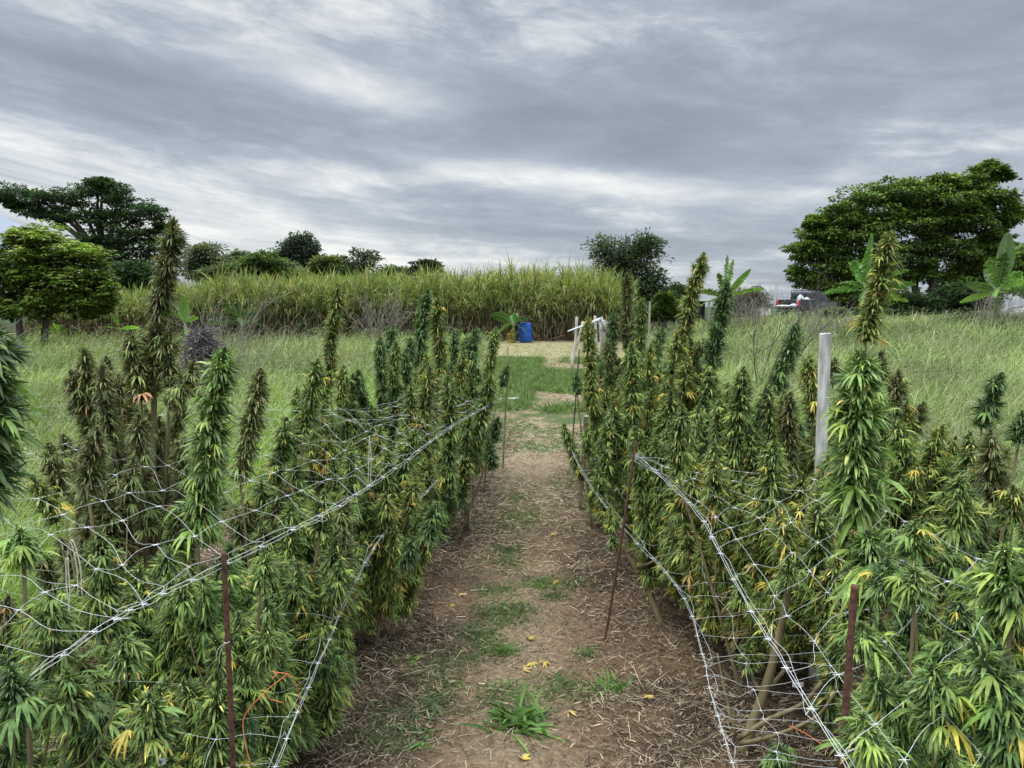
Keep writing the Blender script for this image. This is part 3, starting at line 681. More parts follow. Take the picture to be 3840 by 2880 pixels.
banana('banana_plant', 'dark green banana plant with broad fronds growing out of the cane on the left', gb(905, 35.8), 1.1, [(-70, 25, 1.7, .5, .25, .5), (-50, 55, 1.9, .55, .4, .4), (0, 70, 1.7, .5, .4, .4), (60, 50, 1.5, .5, .5, .4), (-85, 5, 1.6, .45, .2, .6), (80, 5, 1.1, .4, .3, .5), (20, 20, 1.2, .5, .5, .3)], 62, DB)
banana('banana_plant', 'bright upright young banana plant just right of the tall brown plant stem', gb(690, 35.0), .9, [(10, 80, 1.5, .62, .1, .05), (-70, 60, 1.3, .4, .4, .2), (70, 45, 1.2, .4, .4, .2), (30, -10, .9, .3, .6, .5)], 63, ((1, (.20, .33, .08)),))
banana('banana_plant', 'low banana sucker with one broad lime leaf in the grass right of the fruit tree', gb(440, 32.5), .75, [(-10, 70, .85, .42, .1, .0), (80, 12, 1.1, .25, .1, .1), (-60, 30, .6, .25, .3, .1)], 64, ((1, (.24, .38, .09)),))
banana('banana_plant', 'low banana sucker seen under the crown of the fruit tree', gb(215, 33.5), .5, [(-60, 40, 1.1, .4, .4, .1), (50, 45, 1.1, .4, .4, .1), (10, 60, .9, .4, .3, .1)], 65, ((1, (.24, .36, .08)),))
banana('banana_plant', 'low banana plant in the grass in front of the cane near the yellow flowering spike', gb(1190, 35.5), .5, [(-80, 30, .9, .3, .4, .1), (80, 20, .9, .3, .3, .2), (10, 40, .7, .3, .3, .2)], 66, DB)
banana('banana_plant', 'banana plant with two tattered upright leaves and one lime leaf left of the pickup', gb(2715, 38), 1.75,
       [(-40, 66, 2.0, .5, .25, .85), (5, 84, 2.4, .4, .05, .9), (28, 76, 2.3, .42, .08, .95), (62, 52, 2.1, .55, .06, .03), (85, 28, 2.3, .4, .25, .4), (-75, 35, 1.9, .6, .4, .3), (-10, 25, 1.5, .7, .5, .3), (-60, 5, 1.7, .6, .3, .3), (160, 60, 2, .5, .4, .4)], 67, ((2, (.10, .18, .06)), (1, (.16, .26, .07))))
banana('banana_plant', 'tall many leaved banana plant in front of the huge tree, behind the yellowed flowering spike', gb(3240, 34), 1.85,
       [(-50, 58, 2.7, .62, .35, .8), (-18, 72, 2.7, .65, .25, .6), (2, 82, 3.0, .55, .12, .2), (30, 68, 2.4, .6, .45, .5), (60, 42, 2.4, .6, .28, .2), (72, 22, 2.3, .5, .25, .4), (-78, 14, 2.3, .5, .3, .6), (-65, 35, 2.0, .6, .4, .8), (85, -5, 2.0, .5, .15, .5), (-30, 0, 1.6, .4, .5, .6), (170, 60, 2.3, .6, .3, .5), (110, 30, 2.0, .5, .3, .5)], 68, ((2, (.11, .20, .07)), (1, (.16, .27, .08))))
banana('banana_plant', 'banana plant at the right edge with one broad pale upright leaf', gb(3735, 33), 1.75,
       [(3, 82, 2.9, 1.0, .06, .05), (-22, 68, 2.7, .7, .25, .8), (-48, 52, 2.7, .7, .25, .8), (-68, 22, 2.2, .55, .18, .1), (-80, 0, 1.9, .5, .2, .4), (55, 40, 2.3, .55, .3, .8), (75, 20, 2.2, .5, .25, .5), (30, 60, 2.0, .5, .4, .8), (-35, 30, 1.8, .5, .6, .9), (170, 55, 2.2, .5, .3, .6)], 69, ((2, (.09, .15, .06)), (1, (.21, .33, .10))))
bpy.data.objects['banana_plant'].name = 'banana_plant'

# ------------------------------------------------------------------ blue drum
def lathe(acc, prof, c, n=32, C=(1, 1, 1)):
    prof = np.array(prof, float); m = len(prof); a_ = np.arange(n) * 2 * math.pi / n
    V = np.stack([np.outer(prof[:, 0], np.cos(a_)), np.outer(prof[:, 0], np.sin(a_)), np.repeat(prof[:, 1:2], n, 1)], -1).reshape(-1, 3) + np.array(c)
    i = np.arange(m - 1)[:, None] * n; j = np.arange(n)[None]; j2 = (j + 1) % n
    acc.add(V, np.stack([i + j, i + j2, i + n + j2, i + n + j], -1).reshape(-1, 4), None, C)
bl = at(1973, 1294, 34.3); bl[2] = float(ground_z(bl[0], bl[1]))
root = empty('plastic_drum', bl); tag(root, 'blue plastic drum standing at the foot of the cane at the end of the path', 'drum')
a = Acc(); lathe(a, [(.0, 0), (.24, 0), (.29, .03), (.305, .10), (.31, .28), (.318, .30), (.31, .32), (.31, .60), (.318, .62), (.31, .64), (.305, .82), (.28, .89), (.25, .92), (.25, .94), (.24, .945), (.0, .93)], (0, 0, 0))
drum = a.build('body', M_blue, root, True)
a = Acc(); lathe(a, [(0, .955), (.04, .955), (.045, .93)], (.12, 0, 0), 12); lathe(a, [(0, .955), (.04, .955), (.045, .93)], (-.12, 0, 0), 12); a.build('bung', M_blue, root, True)
root.rotation_euler = (0, math.radians(-4), 0)

# ------------------------------------------------------------------ posts, stakes, rods
def rod(name, label, p0, p1, r, mat, ribs=True, group=None, cat='steel rod'):
    p0 = np.array(p0, float); p1 = np.array(p1, float)
    a = Acc(); L = np.linalg.norm(p1 - p0); m = int(L / .006) if ribs else 8
    t = np.linspace(0, 1, m); P = p0 + (p1 - p0) * t[:, None]
    P = P + np.outer(np.sin(t * 3.1), [.004, .003, 0])
    R = r * (1 + (.13 * (np.sin(t * L / .012 * 2 * math.pi) > 0) if ribs else 0))
    tube(a, P, R, 8)
    o = a.build(name, mat, None, True); tag(o, label, cat, group); return o
GR = 'rusty rebar rods holding the net'
def gpt(px, py):
    p = at(px, py, 1.0) - np.array([0, 0, CAMZ]); k = CAMZ / -p[2]; q = p * k; return np.array([q[0], q[1], float(ground_z(q[0], q[1])) - .04])
rod('rebar_rod', 'thick rusty rebar rod at the front corner of the left net', np.append(at(855, 2850, 1.62)[:2], -.02), at(838, 2072, 1.60), .0062, M_rust, group=GR)
rod('rebar_rod', 'slanting thick rusty rebar rod in front of the right net by the big spike', np.append(at(3080, 3300, 1.28)[:2], 0), at(3205, 2195, 1.26), .0062, M_rust, group=GR)
rod('rebar_rod', 'thin leaning rusty rod standing in the soil to the right of the path', gpt(2262, 2410), at(2385, 1655, 3.5), .0065, M_rust, group=GR)
rod('rebar_rod', 'thin dark rod at the far right corner of the left bed', np.append(at(1885, 1700, 7.4)[:2], 0), at(1904, 1300, 7.4), .009, M_stem, False, group=GR)
rod('rebar_rod', 'very thin dark rod leaning at the far left corner of the right bed', np.append(at(2138, 1700, 7.4)[:2], 0), at(2172, 1310, 7.4), .007, M_darktwig, False, group=GR)
rod('garden_stake', 'short pale stake in the grass at the left of the path end', gpt(1965, 1482), at(1967, 1400, 12.6), .012, M_bamboo, False, cat='stake')

def board(name, label, p0, p1, w, t, mat, cat='wooden post', yaw=0.0, root=None):
    """flat board from p0 to p1; w across, t thick, slightly worn ends"""
    p0 = np.array(p0, float); p1 = np.array(p1, float); ax = nrm(p1 - p0)
    u = np.array([math.cos(yaw), math.sin(yaw), 0.0]); u = nrm(u - ax * np.dot(u, ax)); v = np.cross(ax, u)
    a = Acc(); rg = RS(int(abs(p0[0]) * 1000) % 999)
    ms = 14; V = []
    for k in range(ms):
        c = p0 + (p1 - p0) * k / (ms - 1); ww = w * .5 * (1 + rg.normal(0, .015)); tt = t * .5
        bev = min(tt, ww) * .3
        for (a1, b1) in ((-ww, -tt + bev), (-ww + bev, -tt), (ww - bev, -tt), (ww, -tt + bev), (ww, tt - bev), (ww - bev, tt), (-ww + bev, tt), (-ww, tt - bev)):
            V.append(c + u * a1 + v * b1 + (ax * rg.uniform(-.004, .004) if k == ms - 1 else 0))
    n = 8; i = np.arange(ms - 1)[:, None] * n; j = np.arange(n)[None]; j2 = (j + 1) % n
    Q = np.stack([i + j, i + j2, i + n + j2, i + n + j], -1).reshape(-1, 4)
    e = (ms - 1) * n; Q = np.vstack([Q, [(e, e + 1, e + 2, e + 3), (e, e + 3, e + 4, e + 7), (e + 4, e + 5, e + 6, e + 7), (0, 3, 2, 1), (0, 7, 4, 3), (4, 7, 6, 5)]])
    a.add(np.array(V), Q)
    if root is not None: return part(a, name, mat, root)
    o = a.build(name, mat); tag(o, label, cat); return o
Yp = 3.0
board('wooden_post', 'wide weathered white wooden post standing in the right bed', [at(3092, 1700, Yp)[0], Yp, 0], at(3095, 1252, Yp), .046, .02, M_paint)
board('wooden_stake', 'grey tilted wooden stake among the plants at the far end of the right bed', at(2215, 1480, 7.2) - [0, 0, .7], at(2265, 1245, 7.2), .042, .02, M_wood)
board('wooden_stake', 'slim pale stake at the path edge of the right bed', gpt(2175, 1905), at(2198, 1560, 5.3), .035, .018, M_bamboo, cat='stake')
board('wooden_stake', 'slim brown stake low at the path edge beside the pale one', gpt(2180, 1870) + [0, .15, 0], at(2180, 1780, 5.6), .03, .018, M_wood, cat='stake')
board('wooden_stake', 'dark stubby stake under the leaves at the right side of the left bed', gpt(1750, 1985), at(1752, 1880, 4.9), .04, .02, M_wood, cat='stake')
board('tree_stake', 'grey post standing in the tall grass beyond the far end of the right bed', [at(2435, 1200, 20)[0], 20, .1], at(2437, 1130, 20), .05, .04, M_wood, cat='post')
# white pipe on the ground
o = rod('white_pipe', 'white plastic pipe lying on the ground at the far end of the left bed', gpt(1903, 1510) + [0, 0, .09], gpt(1945, 1506) + [0, 0, .09], .03, M_net, False, cat='pipe')
# trestle of pale poles with a white wrapped bar
Yc = 10.2
root = empty('pole_trestle', np.append(at(2150, 1400, Yc)[:2], 0)); tag(root, 'trestle of pale poles carrying a slanting white wrapped bar at the path end', 'trestle')
def pole(nm, p0, p1, r, mat, r2=None):
    a = Acc(); P = bezier([p0, (np.array(p0) + p1) / 2 + RS(3).normal(0, .01, 3), p1], 8); tube(a, P, np.linspace(r, r2 or r * .85, 8), 8); part(a, nm, mat, root, True)
pole('bar', at(2130, 1242, Yc - .3), at(2256, 1194, Yc + .5), .011, M_net, .024)
pole('leg', at(2142, 1388, Yc), at(2163, 1188, Yc), .022, M_bamboo)
pole('leg', at(2136, 1360, Yc + .2), at(2187, 1205, Yc + .2), .022, M_bamboo)
pole('leg', at(2250, 1400, Yc + .5), at(2249, 1200, Yc + .5), .02, M_bamboo)
pole('leg', at(2232, 1400, Yc + .9), at(2231, 1184, Yc + .9), .024, M_bamboo)
a = Acc(); rg = RS(8); c0 = at(2256, 1200, Yc + .45)
for k in range(30):
    d = rg.normal(0, 1, 3) * [.03, .03, .025] + [.02, 0, -.04]; tube(a, bezier([c0 + rg.normal(0, .02, 3), c0 + d, c0 + d * 1.5 + [0, 0, -.07 * rg.rand()]], 4), .004, 3)
part(a, 'frayed_wrap', M_net, root)

# ------------------------------------------------------------------ dead brush
def bush_twigs(name, label, base, n, L, seed, mat, lean=(0, 0), r=.006, spread=.5, cat='dead bush', sub=3, el=(.5, 1.4)):
    rng = RS(seed); a = Acc(); base = np.array(base, float)
    root = base
    for k in range(n):
        az = rng.rand() * 6.283; e_ = rng.uniform(*el)
        d = np.array([math.cos(az) * math.cos(e_) + lean[0], math.sin(az) * math.cos(e_) * .6, math.sin(e_) + lean[1]])
        l = L * rng.uniform(.5, 1.15)
        b = base + [rng.normal(0, spread * .2), rng.normal(0, spread * .2), -.05]
        P = bezier([b, b + d * l * .5 + rng.normal(0, .06, 3) * l, b + d * l + rng.normal(0, .12, 3) * l], 7); tube(a, P, np.linspace(r, r * .35, 7), 4)
        for s in range(sub):
            i = rng.randint(2, 6); q = P[i]; d2 = nrm(d + rng.normal(0, .6, 3)); l2 = l * rng.uniform(.2, .5)
            tube(a, bezier([q, q + d2 * l2 * .5 + rng.normal(0, .05, 3) * l2, q + d2 * l2], 4), np.linspace(r * .5, r * .2, 4), 3)
    o = a.build(name, mat, None); tag(o, label, cat); return o
def hz(px, Y): p = gb(px, Y); return p
bush_twigs('dead_bush', 'pale dead bush with long bare twigs behind the brush pile in the left meadow', hz(790, 19), 22, 2.2, 71, M_twig, lean=(.12, .3), r=.010, spread=1.6, sub=6)
bush_twigs('dead_bush', 'fan of dry grey stalks leaning right beside the brush pile', hz(850, 14.5), 60, 1.5, 72, M_twig, lean=(.35, .2), r=.005, spread=1.0, sub=3)
bush_twigs('dead_bush', 'dry leafless shrub standing against the cane in the middle distance', hz(1430, 35.4), 34, 2.2, 73, M_twig, lean=(0, .2), r=.016, spread=3, sub=7)
bush_twigs('dead_bush', 'dark bare branches rising from the grass in front of the pickup', hz(2880, 13), 9, 1.9, 74, M_darktwig, lean=(.45, .15), r=.012, spread=.6, sub=7, el=(.9, 1.4))
bush_twigs('dead_bush', 'thicket of dry brown twigs below the side of the pickup', hz(3060, 30), 60, 1.5, 75, M_twig, lean=(.2, .1), r=.012, spread=3, sub=4)
bush_twigs('dead_bush', 'grey dry shrub to the left of the pickup', hz(2810, 40), 70, 1.8, 76, M_twig, lean=(0, .2), r=.014, spread=4, sub=5)
bush_twigs('dead_bush', 'small bent dry weed in the grass at the far left', hz(160, 9), 9, .95, 77, M_twig, lean=(.15, .1), r=.005, spread=.6, sub=3)
bush_twigs('dead_bush', 'dry stalks below the right hand banana plant at the picture edge', hz(3760, 36), 60, 2.0, 78, M_twig, lean=(.1, .2), r=.013, spread=4, sub=5)
# brush pile: heap of cut stalks
rng = RS(79); a = Acc(); c = hz(745, 12.0)
for k in range(520):
    az = rng.rand() * 6.283; zc_ = 1.24 * rng.rand() ** .6; rr = (.52 - .20 * zc_) * math.sqrt(rng.rand()) * math.sqrt(max(.05, 1.3 - zc_) / 1.0) ** .6
    p = c + [math.cos(az) * rr, math.sin(az) * rr * .8, zc_]
    d = nrm(np.array([rng.normal(0, 1), rng.normal(0, .8), rng.normal(-.15, .45)])); l = rng.uniform(.10, .30)
    tube(a, bezier([p - d * l, p + [0, 0, .06 * rng.rand()], p + d * l - [0, 0, .12 * rng.rand()]], 5), np.linspace(.009, .004, 5), 4, np.tile(rng.uniform(.5, 1.2) * np.array([1, 1, 1]), (5, 1)))
o = a.build('brush_pile', mat_surf('brush_stalks', (.07, .05, .06), (.30, .27, .27), 6, .9, .2, .004, usecol=True)); tag(o, 'heap of cut dark dry stalks lying in the left meadow', 'brush pile')

# ------------------------------------------------------------------ pickup, tunnels, shed
tb = gb(2955, 50); tb[2] = .93
root = empty('pickup_truck', tb); tag(root, 'dark grey pickup truck with its tailgate down and white sacks in the bed', 'pickup truck')
M_car = mat_surf('dark_grey_paint', (.045, .048, .055), (.065, .068, .075), 2, .3, .02, .002, spec=.6)
M_black = mat_surf('black_plastic', (.012, .012, .014), (.025, .025, .028), 6, .6, .1, .002)
M_glass = mat_surf('dark_glass', (.02, .025, .03), (.03, .035, .04), 2, .08, 0, .001, spec=.8)
M_red = mat_surf('red_lens', (.55, .015, .015), (.7, .03, .03), 8, .25, .05, .001, spec=.6)
M_white = mat_surf('white_sheet', (.62, .63, .65), (.85, .86, .87), 3, .6, .6, .05)
M_chrome = mat_surf('pale_steel', (.4, .4, .42), (.55, .55, .57), 6, .35, .05, .002, metal=.6)
M_tyre = mat_surf('tyre_rubber', (.015, .015, .015), (.03, .03, .03), 20, .9, .2, .004)
def cb(nm, bits, mat, par=root, bev=True):
    a = Acc()
    for b_ in bits: box(a, *b_)
    o = a.build(nm, mat, par)
    if bev:
        md = o.modifiers.new('bevel', 'BEVEL'); md.width = .02; md.segments = 2
    return o
# local: forward +Y, right +X ; bed from y=0 (tail) to 1.7, cab 1.7..3.6, bonnet 3.6..5.0
W2 = .9
body = Acc()
sec = [(0.0, .62, 1.24), (1.75, .60, 1.24)]
cb('bed', [((-W2, 0, .62), (-W2 + .09, 1.78, 1.24)), ((W2 - .09, 0, .62), (W2, 1.78, 1.24)), ((-W2 + .09, 1.68, .70), (W2 - .09, 1.78, 1.24)), ((-W2 + .09, 0, .60), (W2 - .09, 1.68, .70))], M_car)
cb('bed_rail', [((-W2 - .01, -.01, 1.24), (-W2 + .10, 1.80, 1.28)), ((W2 - .10, -.01, 1.24), (W2 + .01, 1.80, 1.28))], M_chrome)
def cab_V(pts):       # pts: list of (y,z) outline ; extruded across with tumblehome
    a = Acc(); V = []; n = len(pts)
    for sx_ in (-1, 1):
        for (y, z) in pts:
            wv = W2 * (1 - .16 * max(0, z - 1.15)); V.append((sx_ * wv, y, z))
    Q = [(i, (i + 1) % n, n + (i + 1) % n, n + i) for i in range(n)]
    a.add(V, Q)
    ct = np.mean(pts, 0)
    for s_, sx_ in ((0, -1), (1, 1)):
        base_ = a.n; vv = V[s_ * n:(s_ + 1) * n] + [(sx_ * W2 * .97, ct[0], ct[1])]
        a.add(vv, None, [(i, (i + 1) % n, n) for i in range(n)])
    return a
o = cab_V([(1.8, .42), (1.8, 1.25), (1.95, 1.78), (2.2, 1.86), (3.2, 1.84), (3.5, 1.72), (4.0, 1.22), (5.1, 1.10), (5.2, .85), (5.2, .42)]).build('cab', M_car, root)
md = o.modifiers.new('bevel', 'BEVEL'); md.width = .03; md.segments = 2
cb('rear_window', [((-.66, 1.80, 1.32), (.66, 1.90, 1.68))], M_glass)
cb('window', [((.80, 2.05, 1.30), (.90, 3.45, 1.66))], M_glass)
cb('roof_rack', [((-.8, 1.84, 1.50), (.8, 1.87, 1.53)), ((-.8, 1.80, 1.38), (.8, 1.83, 1.41)), ((-.8, 1.9, 1.87), (.8, 1.95, 1.92)), ((-.82, 1.80, 1.26), (-.78, 1.86, 1.9)), ((.78, 1.80, 1.26), (.82, 1.86, 1.9))], M_black)
cb('tailgate', [((-.8, -.52, .66), (.8, 0, .72))], M_car)
cb('bumper', [((-.88, -.14, .42), (.88, .02, .58))], M_chrome)
for s_ in (-1, 1):
    cb('tail_light', [((s_ * .82 - .085, -.025, .82), (s_ * .82 + .085, .05, 1.2))], M_red)
    for yy in (.95, 4.25):
        a = Acc(); n_ = 24
        pr = [(.18, -.1), (.3, -.11), (.36, -.09), (.38, -.05), (.38, .05), (.36, .09), (.3, .11), (.18, .1)]
        lathe(a, pr, (0, 0, 0), n_)
        o = a.build('wheel', M_tyre, root, True); o.rotation_euler = (0, math.pi / 2, 0); o.location = (s_ * .8, yy, .38)
        a = Acc(); lathe(a, [(0, .085), (.1, .085), (.16, .07), (.19, .1)] if s_ > 0 else [(.19, -.1), (.16, -.07), (.1, -.085), (0, -.085)], (0, 0, 0), n_); a.build('rim', M_chrome, o, True)
root.rotation_euler = (0, 0, math.radians(-50))
Rz = lambda v: np.array([v[0] * math.cos(math.radians(-50)) - v[1] * math.sin(math.radians(-50)), v[0] * math.sin(math.radians(-50)) + v[1] * math.cos(math.radians(-50)), v[2]]) + tb
def sack(name, label, c, s, seed, grp='white sacks in the pickup'):
    rg = RS(seed); n = 16; m = 10; V = []
    for i in range(m + 1):
        th = math.pi * i / m
        for j in range(n):
            ph = 2 * math.pi * j / n; r = 1 + .16 * math.sin(ph * 3 + seed) * math.sin(th) + rg.normal(0, .05)
            V.append((s[0] * math.sin(th) * math.cos(ph) * r, s[1] * math.sin(th) * math.sin(ph) * r, s[2] * (math.cos(th) + 1) * (1 if i else 1.0)))
    i = np.arange(m)[:, None] * n; j = np.arange(n)[None]; j2 = (j + 1) % n
    a = Acc(); a.add(np.array(V), np.stack([i + j, i + n + j, i + n + j2, i + j2], -1).reshape(-1, 4))
    o = a.build(name, M_white, None, True); o.location = tuple(Rz(c)); o.rotation_euler = (0, 0, math.radians(-50)); tag(o, label, 'sack', grp); return o
sack('white_sack', 'tall white sack standing up in the middle of the pickup bed', (.25, 1.15, .70), (.24, .22, .46), 1)
sack('white_sack', 'white sack slumped over the side of the pickup bed next to the cab', (.62, 1.35, .70), (.24, .30, .36), 2)
sack('white_sack', 'flat white sack lying on the lowered tailgate', (-.25, -.22, .72), (.55, .24, .09), 3)
sack('white_sack', 'crumpled white sack beside the red tail light', (.52, -.2, .72), (.24, .2, .13), 4)

def tunnel(name, label, c, rx, ly, h, yaw=0):
    a = Acc(); n = 14; m = 12; V = []; rg = RS(int(abs(c[0])))
    for i in range(m + 1):
        for j in range(n + 1):
            t = math.pi * j / n; r = 1 + rg.normal(0, .012)
            V.append((-math.cos(t) * rx * r, ly * i / m, math.sin(t) ** .8 * h * r))
    i = np.arange(m)[:, None] * (n + 1); j = np.arange(n)[None]
    a.add(np.array(V), np.stack([i + j, i + j + 1, i + n + 2 + j, i + n + 1 + j], -1).reshape(-1, 4))
    e0 = [(-math.cos(math.pi * j / n) * rx, 0, math.sin(math.pi * j / n) ** .8 * h) for j in range(n + 1)] + [(0, 0, 0)]
    a.add(np.array(e0), None, [(n + 1, j + 1, j) for j in range(n)])
    root = empty(name, c); root.rotation_euler = (0, 0, yaw); tag(root, label, 'polytunnel'); 
    o = a.build('cover', M_white, root, True)
    a = Acc()
    for yy in (0., ly / 2, ly):
        tube(a, [(-math.cos(math.pi * j / n) * rx * 1.01, yy - .02, math.sin(math.pi * j / n) ** .8 * h * 1.01) for j in range(n + 1)], .04, 5)
    a.build('hoop', M_chrome, root, True)
    return root
c = gb(2835, 66); c[2] = .9
tunnel('polytunnel', 'white polytunnel showing between the dry shrub and the cane clump', c, 1.3, 9, 2.7, math.radians(-18))
c = gb(3860, 58); c[2] = .1
tunnel('polytunnel', 'long low white polytunnel at the right edge of the field', c, 2.2, 8, 1.7, math.radians(-30))
c = gb(3620, 66); c[2] = .3
tunnel('polytunnel', 'white polytunnel half hidden behind the right hand banana plant', c, 1.6, 8, 1.5, math.radians(-30))
# dark shed with grey posts
c = gb(2535, 48)
root = empty('open_shed', c); tag(root, 'low dark shed with grey posts and a flat roof beyond the right bed', 'shed')
M_tin = mat_surf('grey_tin', (.16, .16, .17), (.26, .26, .27), 3, .6, .1, .003)
cb('roof', [((-.9, -.1, 1.55), (2.3, 2.1, 1.63))], M_tin, root)
cb('wall', [((.55, 1.0, 0), (2.2, 2.0, 1.55))], M_black, root)
for xx in (-.7, .0, .40, 2.15): cb('post', [((xx, 0, -.1), (xx + .09, .09, 1.55))], M_wood, root)

# ------------------------------------------------------------------ hemp plants
PAL = {
 'G': dict(s=[(4, (.034, .056, .019)), (3, (.072, .106, .030)), (2.4, (.165, .205, .058)), (.3, (.38, .33, .09))], f=[(5, (.100, .155, .036)), (3, (.200, .260, .055)), (.6, (.50, .40, .06))], core=(.018, .030, .012)),
 'N': dict(s=[(4, (.050, .082, .028)), (3, (.090, .140, .042)), (2, (.160, .215, .070)), (.15, (.36, .32, .09))], f=[(4, (.120, .185, .042)), (4, (.215, .285, .062)), (.5, (.52, .42, .06))], core=(.020, .034, .014)),
 'D': dict(s=[(4, (.032, .056, .022)), (3, (.058, .094, .034)), (1.5, (.105, .150, .052))], f=[(4, (.090, .155, .040)), (2, (.150, .230, .055)), (.2, (.5, .42, .06))], core=(.012, .024, .012)),
 'Y': dict(s=[(4, (.050, .072, .020)), (3, (.095, .125, .034)), (2, (.175, .200, .055)), (.45, (.42, .34, .09)), (.5, (.10, .065, .03))], f=[(4, (.140, .200, .042)), (1.3, (.56, .43, .06)), (1, (.34, .35, .07)), (.4, (.45, .27, .10))], core=(.026, .032, .013)),
 'B': dict(s=[(4, (.050, .060, .022)), (3, (.090, .102, .036)), (2, (.150, .158, .060)), (.8, (.09, .058, .035))], f=[(6, (.115, .155, .045)), (.7, (.45, .29, .12)), (.25, (.42, .20, .12)), (3, (.185, .22, .07))], core=(.026, .027, .014)),
}
def cola(acc, P, R, style, rng, dens=1.0, fan=1.0, npro=4, lf=1.0):
    """a flowering spike along P (foot to tip): packed narrow leaflets in knobbly whorls, plus hanging fan leaves"""
    pal = PAL[style]; P = np.asarray(P, float)
    seg = np.linalg.norm(np.diff(P, axis=0), axis=1); cum = np.r_[0, np.cumsum(seg)]; Ln = cum[-1]
    def pos(s): return np.stack([np.interp(s, cum, P[:, k]) for k in range(3)], -1)
    R = R * (.80 if npro < 5 else .74); ph = rng.rand() * 6.3; kf = Ln / .11
    def rad(u): return R * np.clip(np.minimum(1, (1 - u) * Ln / (R * 2.4) + .25), .2, 1) * (.80 + .2 * smooth(0, .12, u)) * (1 + .15 * np.sin(u * kf * 6.28 + ph) + .10 * np.sin(u * kf * 15 + 2 * ph))
    u_ = np.linspace(0, 1, 14); 
    tube(acc, pos(u_ * Ln), rad(u_) * .42, 6, np.tile(pal['core'], (14, 1)))
    # buds
    nb = max(6, int(Ln / (R * .42))); ub = (np.arange(nb) + rng.uniform(-.3, .3, nb)) / nb; ub = np.clip(ub, 0, 1)
    azb = np.arange(nb) * 2.4 + rng.normal(0, .3, nb)
    k = int((84 if npro < 5 else 105) * dens); m = nb * k; bi = np.repeat(np.arange(nb), k)
    u = np.clip(ub[bi] + rng.normal(0, R * .22 / Ln, m), 0, .995); r = rad(u)
    bud = rng.rand(m) < .62
    az = np.where(bud, azb[bi] + rng.normal(0, .55, m), rng.rand(m) * 6.283)
    knob = np.where(bud, 1.22, .78)
    tan = nrm(pos(np.clip(u * Ln + .01, 0, Ln)) - pos(np.clip(u * Ln - .01, 0, Ln)))
    ref = np.array([0, 1.0, 0]); e1 = nrm(np.cross(tan, ref)); e2 = np.cross(tan, e1)
    outw = e1 * np.cos(az)[:, None] + e2 * np.sin(az)[:, None]
    el = rng.uniform(-.15, 1.15, m); tip = smooth(.86, 1, u); el = el * (1 - tip) + tip * rng.uniform(.6, 1.5, m)
    D = outw * np.cos(el)[:, None] + tan * np.sin(el)[:, None] + rng.normal(0, .12, (m, 3))
    B = pos(u * Ln) + outw * (r * .45 * knob * rng.uniform(.3, 1.15, m))[:, None]
    L = r * rng.uniform(.55, 1.15, m) * knob * lf + .006
    C = pick(rng, pal['s'], m, .24) * (.72 + .38 * rng.rand(m) + .12 * np.sin(el))[:, None]
    leaves(acc, B, D, L, L * rng.uniform(.07, .12, m) + .001, rng.uniform(.05, .75, m), C, 3 if npro < 5 else 4, rng, tipc=C * 1.7)  # lighter tips and upward leaflets put highlights into the colour
    # small leaves that stand clear of the bud
    m = int(nb * 7 * dens); u = rng.uniform(0, .97, m); r = rad(u); az = rng.rand(m) * 6.283
    tan = nrm(pos(np.clip(u * Ln + .01, 0, Ln)) - pos(np.clip(u * Ln - .01, 0, Ln))); e1 = nrm(np.cross(tan, ref)); e2 = np.cross(tan, e1)
    outw = e1 * np.cos(az)[:, None] + e2 * np.sin(az)[:, None]; el = rng.uniform(-.1, 1.0, m)
    D = outw * np.cos(el)[:, None] + np.array([0, 0, 1]) * np.sin(el)[:, None]
    C = pick(rng, pal['s'][1:], m, .15) * 1.15
    L = (r * rng.uniform(.7, 1.3, m) + .012) * lf
    leaves(acc, pos(u * Ln) + outw * (r * .5)[:, None], D, L, L * rng.uniform(.12, .18, m), rng.uniform(.4, 1.2, m), C, npro, rng, tipc=C * 1.3)
    # fan leaves
    nf = int(round(Ln / .5 * 20 * fan)) + (1 if fan > 0 else 0)
    if nf:
        uf = rng.uniform(0, .85, nf) ** 1.25; az = rng.rand(nf) * 6.283; p0 = pos(uf * Ln); r = rad(uf)
        el = rng.uniform(.1, .8, nf); ow = np.stack([np.cos(az), np.sin(az), np.zeros(nf)], 1)
        pd = ow * np.cos(el)[:, None] + np.array([0, 0, 1]) * np.sin(el)[:, None]
        pl = r * .8 + rng.uniform(.0, .03, nf); q0 = p0 + pd * pl[:, None]
        big_ = 1.22 if npro >= 5 else 1.0
        Lf = big_ * rng.uniform(.038, .085, nf) * lf * np.clip(R / .036, .75, 1.15) * (1 - .45 * uf); cf = pick(rng, pal['f'], nf, .12)
        for j, (an, sc) in enumerate([(0, 1), (.42, .9), (-.42, .9), (.85, .62), (-.85, .62), (1.35, .35), (-1.35, .35)]):
            an = an + rng.normal(0, .08, nf); ca, sa = np.cos(az + an), np.sin(az + an)
            D = np.stack([ca, sa, .45 - rng.uniform(0, .7, nf)], 1)
            yl = cf * (1 + rng.normal(0, .08, (nf, 1))); isy = (cf[:, :1] > cf[:, 1:2]); b0c = np.where(isy, cf * .45 + np.array(pal['f'][0][1]) * .7, cf)
            leaves(acc, q0, D, Lf * sc, Lf * sc * (.12 if npro < 5 else .13), rng.uniform(.35, 1.1, nf), b0c * yl / cf, max(npro, 4), rng, tipc=np.where(isy, yl * np.array([.95, .8, .9]), yl * 1.15))
        for i in range(nf): tube(acc, [p0[i], q0[i]], .0012, 3, (.10, .14, .05), cap=False)

